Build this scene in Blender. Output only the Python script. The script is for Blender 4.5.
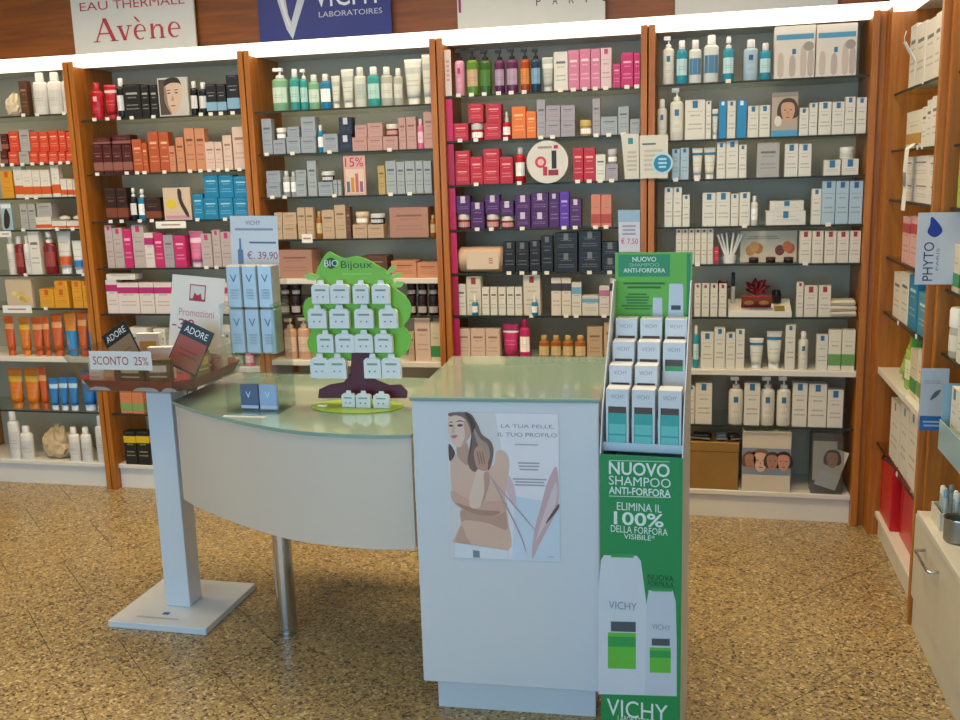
import bpy, bmesh, math, random
from mathutils import Vector, Matrix
random.seed(7)
for o in list(bpy.data.objects): bpy.data.objects.remove(o)
scn = bpy.context.scene
C = scn.collection
PI = math.pi

# ------------------------------------------------------------------ camera
F, YAW, PITCH, ROLL = 953.155, 0.2297, 0.1890, -0.0297
EYE = Vector((0, 0, 1.6))
_r = Vector((math.cos(YAW), math.sin(YAW), 0))
FW = Vector((-math.sin(YAW)*math.cos(PITCH), math.cos(YAW)*math.cos(PITCH), -math.sin(PITCH)))
_u = _r.cross(FW)
RT = math.cos(ROLL)*_r + math.sin(ROLL)*_u
UP = -math.sin(ROLL)*_r + math.cos(ROLL)*_u
cam = bpy.data.objects.new('camera', bpy.data.cameras.new('camera'))
C.objects.link(cam)
cam.data.sensor_width = 36; cam.data.lens = F*36/960; cam.data.clip_start = 0.05
cam.matrix_world = Matrix(((RT.x, UP.x, -FW.x, EYE.x), (RT.y, UP.y, -FW.y, EYE.y), (RT.z, UP.z, -FW.z, EYE.z), (0, 0, 0, 1)))
scn.camera = cam
def ray(x, y): return FW + RT*((x-480)/F) - UP*((y-360)/F)
def onY(x, y, Y): d = ray(x, y); return EYE + d*(Y/d.y)
def onX(x, y, X): d = ray(x, y); return EYE + d*(X/d.x)
def onZ(x, y, Z): d = ray(x, y); return EYE + d*((Z-1.6)/d.z)

# ------------------------------------------------------------------ world and lights
w = bpy.data.worlds.new('sky'); scn.world = w; w.use_nodes = True
w.node_tree.nodes['Background'].inputs[0].default_value = (0.36, 0.66, 0.98, 1)
w.node_tree.nodes['Background'].inputs[1].default_value = 4.0
def area(name, loc, rot, sx, sy, power, color, portal=False):
    l = bpy.data.lights.new(name, 'AREA'); l.shape = 'RECTANGLE'; l.size = sx; l.size_y = sy
    l.energy = power; l.color = color
    o = bpy.data.objects.new(name, l); o.location = loc; o.rotation_euler = rot; C.objects.link(o)
    if portal: l.cycles.is_portal = True
    return o
area('shop_window_portal', (-1.75, -2.28, 1.45), (PI/2, 0, 0), 5.4, 2.5, 1, (1, 1, 1), True)
LAMPS = [(-3.5, 3.3), (-2.3, 3.3), (-1.1, 3.3), (0.05, 3.2), (-2.6, 1.5), (-0.3, 1.5)]
for lx, ly in LAMPS:
    area('ceiling_lamp_light', (lx, ly, 2.955), (0, 0, 0), 0.56, 0.56, 16.5 if ly > 2 else 3, (1.0, 0.78, 0.48)).data.spread = math.radians(140)
scn.view_settings.view_transform = 'Standard'; scn.view_settings.look = 'None'
scn.view_settings.gamma = 1.0; scn.view_settings.use_curve_mapping = False
scn.view_settings.exposure = 0.0

# ------------------------------------------------------------------ materials
def lin(h):
    h = h.lstrip('#'); r = []
    for i in (0, 2, 4):
        c = int(h[i:i+2], 16)/255
        r.append(c/12.92 if c <= .04045 else ((c+.055)/1.055)**2.4)
    return (*r, 1)
_m = {}
def base(name):
    m = bpy.data.materials.new(name); m.use_nodes = True
    return m, m.node_tree.nodes, m.node_tree.links, m.node_tree.nodes['Principled BSDF']
def flat(h, rough=.5, metal=0, coat=0, var=.06):
    k = ('flat', h, rough, metal, coat)
    if k in _m: return _m[k]
    m, N, L, b = base('paint_'+h.strip('#'))
    nz = N.new('ShaderNodeTexNoise'); nz.inputs['Scale'].default_value = 9; nz.inputs['Detail'].default_value = 4
    tc = N.new('ShaderNodeTexCoord'); L.new(tc.outputs['Object'], nz.inputs['Vector'])
    mr = N.new('ShaderNodeMapRange'); mr.inputs['To Min'].default_value = 1-var; mr.inputs['To Max'].default_value = 1+var
    L.new(nz.outputs['Fac'], mr.inputs['Value'])
    mx = N.new('ShaderNodeVectorMath'); mx.operation = 'SCALE'; mx.inputs[0].default_value = lin(h)[:3]
    L.new(mr.outputs[0], mx.inputs['Scale']); L.new(mx.outputs[0], b.inputs['Base Color'])
    b.inputs['Roughness'].default_value = rough; b.inputs['Metallic'].default_value = metal
    b.inputs['Coat Weight'].default_value = coat
    _m[k] = m; return m
def printed(h, ink='#6a6a70', n=9, rough=.42, amt=.55):
    """card printed with lines of small type"""
    k = ('print', h, ink, n, amt)
    if k in _m: return _m[k]
    m, N, L, b = base('print_'+h.strip('#'))
    tc = N.new('ShaderNodeTexCoord'); sp = N.new('ShaderNodeSeparateXYZ'); L.new(tc.outputs['Generated'], sp.inputs[0])
    def mth(op, a, bb=None, c=None):
        q = N.new('ShaderNodeMath'); q.operation = op
        for i, v in enumerate((a, bb, c)):
            if v is None: continue
            if hasattr(v, 'is_linked'): L.new(v, q.inputs[i])
            else: q.inputs[i].default_value = v
        return q.outputs[0]
    row = mth('MULTIPLY', sp.outputs['Z'], n)
    fr = mth('FRACT', row)
    line = mth('MULTIPLY', mth('GREATER_THAN', fr, .35), mth('LESS_THAN', fr, .65))
    fl = mth('FLOOR', row)
    wn = N.new('ShaderNodeTexWhiteNoise'); wn.noise_dimensions = '1D'; L.new(fl, wn.inputs['W'])
    half = mth('MULTIPLY_ADD', wn.outputs['Value'], .34, .06)
    dx = mth('ABSOLUTE', mth('SUBTRACT', sp.outputs['X'], .5))
    inx = mth('LESS_THAN', dx, half)
    keep = mth('GREATER_THAN', wn.outputs['Value'], .3)
    nz = N.new('ShaderNodeTexNoise'); nz.inputs['Scale'].default_value = 40; L.new(tc.outputs['Generated'], nz.inputs['Vector'])
    gl = mth('GREATER_THAN', nz.outputs['Fac'], .42)
    inz = mth('MULTIPLY', mth('GREATER_THAN', sp.outputs['Z'], .1), mth('LESS_THAN', sp.outputs['Z'], .72))
    fac = mth('MULTIPLY', mth('MULTIPLY', mth('MULTIPLY', line, inx), mth('MULTIPLY', keep, gl)), mth('MULTIPLY', inz, amt))
    mx = N.new('ShaderNodeMix'); mx.data_type = 'RGBA'; L.new(fac, mx.inputs['Factor'])
    mx.inputs['A'].default_value = lin(h); mx.inputs['B'].default_value = lin(ink)
    L.new(mx.outputs['Result'], b.inputs['Base Color']); b.inputs['Roughness'].default_value = rough
    _m[k] = m; return m
def wood(name, c1, c2, axis, rough=.38):
    m, N, L, b = base(name)
    tc = N.new('ShaderNodeTexCoord'); mp = N.new('ShaderNodeMapping'); L.new(tc.outputs['Object'], mp.inputs[0])
    s = [22, 22, 22]; s[axis] = 1.6; mp.inputs['Scale'].default_value = s
    nz = N.new('ShaderNodeTexNoise'); nz.inputs['Scale'].default_value = 1.6; nz.inputs['Detail'].default_value = 8; nz.inputs['Distortion'].default_value = .6
    L.new(mp.outputs[0], nz.inputs['Vector'])
    cr = N.new('ShaderNodeValToRGB'); cr.color_ramp.elements[0].position = .3; cr.color_ramp.elements[1].position = .72
    cr.color_ramp.elements[0].color = lin(c1); cr.color_ramp.elements[1].color = lin(c2)
    L.new(nz.outputs['Fac'], cr.inputs[0]); L.new(cr.outputs[0], b.inputs['Base Color'])
    bp = N.new('ShaderNodeBump'); bp.inputs['Strength'].default_value = .08; bp.inputs['Distance'].default_value = .002
    L.new(nz.outputs['Fac'], bp.inputs['Height']); L.new(bp.outputs[0], b.inputs['Normal'])
    b.inputs['Roughness'].default_value = rough
    return m
def emit(h, s):
    m, N, L, b = base('lamp_'+h.strip('#'))
    b.inputs['Base Color'].default_value = lin(h); b.inputs['Emission Color'].default_value = lin(h); b.inputs['Emission Strength'].default_value = s
    return m
def clear(name, tint, gl=.12, rough=.05):
    m, N, L, b = base(name)
    t = N.new('ShaderNodeBsdfTransparent'); t.inputs[0].default_value = lin(tint)
    g = N.new('ShaderNodeBsdfGlossy'); g.inputs['Roughness'].default_value = rough
    mx = N.new('ShaderNodeMixShader'); mx.inputs[0].default_value = gl*.5; L.new(t.outputs[0], mx.inputs[1]); L.new(g.outputs[0], mx.inputs[2])
    L.new(mx.outputs[0], N['Material Output'].inputs[0]); return m
def terrazzo():
    m, N, L, b = base('terrazzo')
    tc = N.new('ShaderNodeTexCoord'); nzd = N.new('ShaderNodeTexNoise'); nzd.inputs['Scale'].default_value = 60
    gp = N.new('ShaderNodeNewGeometry')
    L.new(gp.outputs['Position'], nzd.inputs['Vector'])
    ma = N.new('ShaderNodeVectorMath'); ma.operation = 'MULTIPLY_ADD'; ma.inputs[1].default_value = (.02, .02, .02)
    L.new(nzd.outputs['Color'], ma.inputs[0]); L.new(gp.outputs['Position'], ma.inputs[2])
    vo = N.new('ShaderNodeTexVoronoi'); vo.inputs['Scale'].default_value = 135; L.new(ma.outputs[0], vo.inputs['Vector'])
    sp = N.new('ShaderNodeSeparateXYZ'); L.new(vo.outputs['Color'], sp.inputs[0])
    cr = N.new('ShaderNodeValToRGB'); cr.color_ramp.interpolation = 'CONSTANT'
    e = cr.color_ramp.elements
    cols = [(0, '#4c4236'), (.10, '#7a664a'), (.25, '#94805a'), (.40, '#a8905f'), (.62, '#b39c68'), (.80, '#968470'), (.91, '#cbb98e')]
    e[0].position = 0; e[0].color = lin(cols[0][1]); e[1].position = cols[1][0]; e[1].color = lin(cols[1][1])
    for p, h in cols[2:]:
        q = e.new(p); q.color = lin(h)
    L.new(sp.outputs[0], cr.inputs[0])
    big = N.new('ShaderNodeTexNoise'); big.inputs['Scale'].default_value = 1.7; L.new(gp.outputs['Position'], big.inputs['Vector'])
    mr = N.new('ShaderNodeMapRange'); mr.inputs['To Min'].default_value = .88; mr.inputs['To Max'].default_value = 1.1; L.new(big.outputs['Fac'], mr.inputs['Value'])
    sc = N.new('ShaderNodeVectorMath'); sc.operation = 'SCALE'; L.new(cr.outputs[0], sc.inputs[0]); L.new(mr.outputs[0], sc.inputs['Scale'])
    L.new(sc.outputs[0], b.inputs['Base Color']); b.inputs['Roughness'].default_value = .3
    return m
WOODV = wood('cherry_wood_upright', '#98541a', '#bb7726', 2)
WOODH = wood('cherry_wood_fascia', '#703a12', '#93521c', 0)
WHITE = flat('#dcdad2', .35); GREYBACK = flat('#b4ab92', .38); GLASS = clear('shelf_glass', '#f6faf7'); EDGE = flat('#24261f', .55)
ACRYL = clear('clear_acrylic', '#f4f7f6', .18); CHROME = flat('#c9ccd0', .12, 1); TERR = terrazzo()
PAPER = flat('#e9e8e4', .6)

# ------------------------------------------------------------------ mesh helpers
def mesh(name, verts, faces, smooth=False):
    me = bpy.data.meshes.new(name); me.from_pydata(verts, [], faces)
    if smooth:
        for p in me.polygons: p.use_smooth = True
    me.update(); return me
def obj(name, me, mat, parent=None, loc=(0, 0, 0), rot=(0, 0, 0)):
    o = bpy.data.objects.new(name, me); C.objects.link(o)
    if mat and not me.materials: me.materials.append(mat)
    elif mat and me.materials[0] != mat: o.material_slots[0].link = 'OBJECT'; o.material_slots[0].material = mat
    o.parent = parent; o.location = loc; o.rotation_euler = rot; return o
def thing(name, label, cat, loc=(0, 0, 0), rz=0, group=None):
    o = bpy.data.objects.new(name, None); o.empty_display_size = .02; C.objects.link(o)
    o.location = loc; o.rotation_euler = (0, 0, rz); tag(o, label, cat, group); return o
def tag(o, label, cat, group=None):
    o['label'] = label; o['category'] = cat
    if group: o['group'] = group
    return o
def struct(o): o['kind'] = 'structure'; return o
def box(x0, x1, y0, y1, z0, z1, bev=0):
    v = [(x, y, z) for x in (x0, x1) for y in (y0, y1) for z in (z0, z1)]
    f = [(0, 1, 3, 2), (4, 6, 7, 5), (0, 4, 5, 1), (2, 3, 7, 6), (0, 2, 6, 4), (1, 5, 7, 3)]
    me = mesh('box', v, f)
    if bev > 0:
        bm = bmesh.new(); bm.from_mesh(me)
        bmesh.ops.bevel(bm, geom=bm.edges[:], offset=bev, segments=1, affect='EDGES'); bm.to_mesh(me); bm.free()
    return me
def lathe(prof, n=16, sx=1, sy=1, cap=True, smooth=True):
    v, f = [], []
    for r, z in prof:
        for k in range(n):
            a = 2*PI*k/n; v.append((r*sx*math.cos(a), r*sy*math.sin(a), z))
    for i in range(len(prof)-1):
        for k in range(n):
            f.append((i*n+k, i*n+(k+1) % n, (i+1)*n+(k+1) % n, (i+1)*n+k))
    if cap: f.append(tuple(range(n-1, -1, -1))); f.append(tuple(range((len(prof)-1)*n, len(prof)*n)))
    me = mesh('lathe', v, f)
    if smooth:
        for p in me.polygons: p.use_smooth = len(p.vertices) == 4
        try: me.set_sharp_from_angle(angle=math.radians(40))
        except Exception: pass
    return me
def arc_label(r, sy, z0, z1, a=62, n=8):
    v, f = [], []
    for k in range(n+1):
        t = math.radians(-90-a+2*a*k/n); v += [(r*math.cos(t), r*sy*math.sin(t), z0), (r*math.cos(t), r*sy*math.sin(t), z1)]
    for k in range(n): f.append((2*k, 2*k+2, 2*k+3, 2*k+1))
    return mesh('label', v, f, True)
def prism(pts, y0, y1):
    """outline in x,z pushed from y0 (front) to y1 (back)"""
    n = len(pts); v = [(x, y0, z) for x, z in pts]+[(x, y1, z) for x, z in pts]
    ar = sum(pts[i][0]*pts[(i+1) % n][1]-pts[(i+1) % n][0]*pts[i][1] for i in range(n))
    fr = list(range(n)); bk = list(range(2*n-1, n-1, -1))
    f = [fr, bk]+[(i, i+n, (i+1) % n+n, (i+1) % n) for i in range(n)]
    if ar < 0: f = [tuple(reversed(q)) for q in f]
    return mesh('prism', v, f)
def flatpoly(pts, y=0):
    n = len(pts); ar = sum(pts[i][0]*pts[(i+1) % n][1]-pts[(i+1) % n][0]*pts[i][1] for i in range(n))
    q = list(range(n))
    if ar < 0: q.reverse()
    return mesh('print', [(x, y, z) for x, z in pts], [q])
def smooth_pts(pts, k=4):
    n = len(pts); out = []
    for i in range(n):
        p0, p1, p2, p3 = (pts[(i+j-1) % n] for j in range(4))
        for s in range(k):
            t = s/k
            out.append(tuple(.5*((2*p1[d])+(-p0[d]+p2[d])*t+(2*p0[d]-5*p1[d]+4*p2[d]-p3[d])*t*t+(-p0[d]+3*p1[d]-3*p2[d]+p3[d])*t**3) for d in (0, 1)))
    return out
def ring(cx, cz, rx, rz, n=20): return [(cx+rx*math.cos(2*PI*k/n), cz+rz*math.sin(2*PI*k/n)) for k in range(n)]
def tube(path, r, n=8):
    v, f = [], []
    P = [Vector(p) for p in path]
    for i, p in enumerate(P):
        d = (P[min(i+1, len(P)-1)]-P[max(i-1, 0)]).normalized()
        a = d.orthogonal().normalized() if i == 0 else (a0-d*a0.dot(d)).normalized()
        a0 = a; b = d.cross(a)
        for k in range(n):
            t = 2*PI*k/n; v.append(tuple(p+a*r*math.cos(t)+b*r*math.sin(t)))
    for i in range(len(P)-1):
        for k in range(n): f.append((i*n+k, i*n+(k+1) % n, (i+1)*n+(k+1) % n, (i+1)*n+k))
    f.append(tuple(range(n-1, -1, -1))); f.append(tuple(range((len(P)-1)*n, len(P)*n)))
    return mesh('tube', v, f, True)
_txt = {}
def text_mesh(s):
    if s not in _txt:
        cu = bpy.data.curves.new('t', 'FONT'); cu.body = s; cu.resolution_u = 3; cu.offset = .018 if s in ('NUOVO', '100%', 'ANTI-FORFORA') else 0
        o = bpy.data.objects.new('t', cu); C.objects.link(o)
        dg = bpy.context.evaluated_depsgraph_get()
        me = bpy.data.meshes.new_from_object(o.evaluated_get(dg))
        bpy.data.objects.remove(o); bpy.data.curves.remove(cu)
        vs = [v.co.copy() for v in me.vertices]; x0 = min(v.x for v in vs); x1 = max(v.x for v in vs); y0 = min(v.y for v in vs); y1 = max(v.y for v in vs)
        _txt[s] = ([((v.x-x0)/(x1-x0), (v.y-y0)/(y1-y0)) for v in vs], [tuple(p.vertices) for p in me.polygons])
        bpy.data.meshes.remove(me)
    return _txt[s]
TXT_LIST = ['VICHY', 'LABORATOIRES', 'EAU', 'THERMALE', 'PARIS', 'NUOVO', 'SHAMPOO', 'ANTI-FORFORA', 'ELIMINA IL', '100%', 'DELLA FORFORA', 'VISIBILE*', 'NUOVA', 'FORMULA', 'LA TUA PELLE,', 'IL TUO PROFILO', 'SCONTO  25%', 'Promozioni', '-30', 'BIO', 'Bijoux', '€. 39,90', 'PHYTO', 'V', 'ADORE', '15%', '€ 7,50', 'DELICOL', 'P', 'A', 'R', 'I', 'S']
for s in TXT_LIST: text_mesh(s)
def text(s, x0, x1, z0, z1, mat, parent, y=-.001, rz=0, name='lettering'):
    """letters filling a rectangle of the x-z plane, facing -y"""
    v, f = text_mesh(s); c, sn = math.cos(rz), math.sin(rz)
    cx, cz = (x0+x1)/2, (z0+z1)/2; vv = []
    W, H = (x1-x0, z1-z0)
    if abs(rz) > 1: W, H = z1-z0, x1-x0
    for a, b in v:
        a, b = (a-.5)*W, (b-.5)*H; vv.append((cx+a*c-b*sn, y, cz+a*sn+b*c))
    return obj(name, mesh('text', vv, f), mat, parent)
def rect(x0, x1, z0, z1, mat, parent, y=-.0006, name='print'):
    return obj(name, mesh('rect', [(x0, y, z0), (x1, y, z0), (x1, y, z1), (x0, y, z1)], [(0, 1, 2, 3)]), mat, parent)
def poly(pts, mat, parent, y=-.0006, name='print'): return obj(name, flatpoly(pts, y), mat, parent)
def lines(x0, x1, z0, z1, n, mat, parent, y=-.001, name='small_print', ragged=.25):
    v, f = [], []
    for k in range(n):
        za = z1-(z1-z0)*(k+.25)/n; zb = z1-(z1-z0)*(k+.75)/n; e = (x1-x0)*random.uniform(0, ragged)/2
        i = len(v); v += [(x0+e, y, zb), (x1-e, y, zb), (x1-e, y, za), (x0+e, y, za)]; f.append((i, i+1, i+2, i+3))
    return obj(name, mesh('lines', v, f), mat, parent)

# ------------------------------------------------------------------ room shell
XL, XR, YF, YB, ZC = -4.75, 1.10, -2.3, 4.73, 3.0
fl = struct(obj('floor', box(XL, XR, YF, YB, -.12, -.004), flat('#3f342a', .6)))
def clip(pl, a, b, c):
    out = []
    for i in range(len(pl)):
        p, q = pl[i], pl[(i+1) % len(pl)]; dp = a*p[0]+b*p[1]-c; dq = a*q[0]+b*q[1]-c
        if dp <= 0: out.append(p)
        if dp*dq < 0: t = dp/(dp-dq); out.append((p[0]+(q[0]-p[0])*t, p[1]+(q[1]-p[1])*t))
    return out
ang = math.radians(47.8); ud = (math.cos(ang), math.sin(ang)); vd = (-ud[1], ud[0])   # rows run along ud
TS = .44; full_tile = None
for r in range(-14, 22):
    s0 = 1.665+TS*r - TS*0
    for k in range(-16, 18):
        t0 = .501+TS*k + (TS/2 if r % 2 else 0)
        g = .0013
        # row coordinate s = along vd ; joint coordinate t = along ud
        pl = [(ud[0]*t+vd[0]*s, ud[1]*t+vd[1]*s) for t, s in ((t0+g, s0+g), (t0+TS-g, s0+g), (t0+TS-g, s0+TS-g), (t0+g, s0+TS-g))]
        for a, b, c in ((1, 0, XR), (-1, 0, -XL), (0, 1, YB), (0, -1, -YF)):
            pl = clip(pl, a, b, c)
            if len(pl) < 3: break
        if len(pl) < 3: continue
        n = len(pl); cx = sum(p[0] for p in pl)/n; cy = sum(p[1] for p in pl)/n
        if n == 4 and full_tile and all(XL+.4 < p[0] < XR-.4 and YF+.4 < p[1] < YB-.4 for p in pl): me = full_tile
        else:
            vv = [(p[0]-cx, p[1]-cy, 0) for p in pl]+[(p[0]-cx, p[1]-cy, -.004) for p in pl]
            me = mesh('tile', vv, [tuple(range(n))]+[(i, i+n, (i+1) % n+n, (i+1) % n) for i in range(n)])
            if all(XL+.4 < p[0] < XR-.4 and YF+.4 < p[1] < YB-.4 for p in pl): full_tile = me
        obj('tile', me, TERR, fl, (cx, cy, 0))
CREAM = flat('#cfc3ab', .8)
struct(obj('ceiling', box(XL, XR, YF, YB, ZC, ZC+.1), flat('#d8d2c4', .9)))
struct(obj('wall_back', box(XL, XR+.1, YB, YB+.1, -.12, ZC), CREAM))
struct(obj('wall_right', box(XR, XR+.1, YF, YB, -.12, ZC), CREAM))
struct(obj('wall_left', box(XL-.1, XL, YF, YB+.1, -.12, ZC), CREAM))
for nm, a in (('wall_front', (XL, XR, 2.7, ZC)), ('wall_front_sill', (XL, XR, -.12, .2)), ('wall_front_left', (XL, -4.45, .2, 2.7)), ('wall_front_right', (.95, XR, .2, 2.7))):
    struct(obj(nm, box(a[0], a[1], YF-.1, YF, a[2], a[3]), CREAM))
wf = struct(obj('window_1', box(-4.45, .95, YF-.06, YF-.02, .2, .26), flat('#6b6e70', .4, .6)))
for x in (-4.43, -2.65, -.85, .93): obj('window_mullion', box(x-.025, x+.025, YF-.06, YF-.02, .26, 2.64), flat('#6b6e70', .4, .6), wf)
obj('window_head', box(-4.45, .95, YF-.06, YF-.02, 2.64, 2.7), flat('#6b6e70', .4, .6), wf)
LAMPM = emit('#ffe2b0', 4)
for i, (lx, ly) in enumerate(LAMPS):
    t = thing('ceiling_light', 'square white recessed ceiling light, out of view above the shop, number %s along' % ('one two three four five six'.split()[i]), 'lamp', (lx, ly, ZC), 0, 'ceiling lights')
    v = [(-.31, -.31), (.31, -.31), (.31, .31), (-.31, .31)]
    for q in ((-.31, -.285, -.31, .31), (.285, .31, -.31, .31), (-.285, .285, -.31, -.285), (-.285, .285, .285, .31)):
        obj('frame', box(q[0], q[1], q[2], q[3], -.03, 0), WHITE, t)
    obj('diffuser', box(-.285, .285, -.285, .285, -.02, 0), LAMPM, t)

# ------------------------------------------------------------------ shelving units
Y0, X1, B, ZT = 4.36, -3.085, .9508, 2.2254
PT = .028
ORD = 'zeroth first second third fourth fifth sixth seventh eighth ninth tenth eleventh twelfth thirteenth fourteenth fifteenth sixteenth seventeenth eighteenth nineteenth twentieth twenty-first twenty-second twenty-third twenty-fourth'.split()
BACKY = .34
CORN = emit('#fff3dc', 2.3)
def unit(label, W, loc, rz, shelves, depth=BACKY, plinth=.13):
    """unit in its own frame: x along, front face at y=0, depth towards +y.  shelves: list of (z, 'g' glass | 'w' white board)"""
    t = thing('shelving_unit', label, 'shelving', loc, rz, 'wooden shelving units')
    obj('side_panel', box(.003, .003+PT, 0, depth, 0, ZT, .0015), WOODV, t)
    obj('side_panel', box(W-.003-PT, W-.003, 0, depth, 0, ZT, .0015), WOODV, t)
    obj('back_panel', box(.003+PT, W-.003-PT, depth-.012, depth, .02, ZT), GREYBACK, t)
    a, b = .003+PT+.0005, W-.003-PT-.0005
    if plinth:
        obj('plinth', box(a, b, .045, .065, 0, plinth-.022), WHITE, t)
        obj('bottom_board', box(a, b, .03, depth-.0125, plinth-.022, plinth, .002), WHITE, t)
    obj('top_board', box(a, b, .0855, depth-.0125, ZT-.02, ZT), WHITE, t)
    obj('light_diffuser', box(a, b, .004, .085, ZT-.024, ZT, .001), CORN, t)
    S = []
    for z, k in shelves:
        if k == 'g':
            s = obj('glass_shelf', box(a, b, .026, depth-.0125, z-.008, z), GLASS, t)
            obj('glass_edge', box(a, b, .022, .026, z-.008, z), EDGE, s)
        else: s = obj('board_shelf', box(a, b, .012, depth-.0125, z-.026, z, .002), WHITE, t)
        S.append(s)
    return t, S
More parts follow.
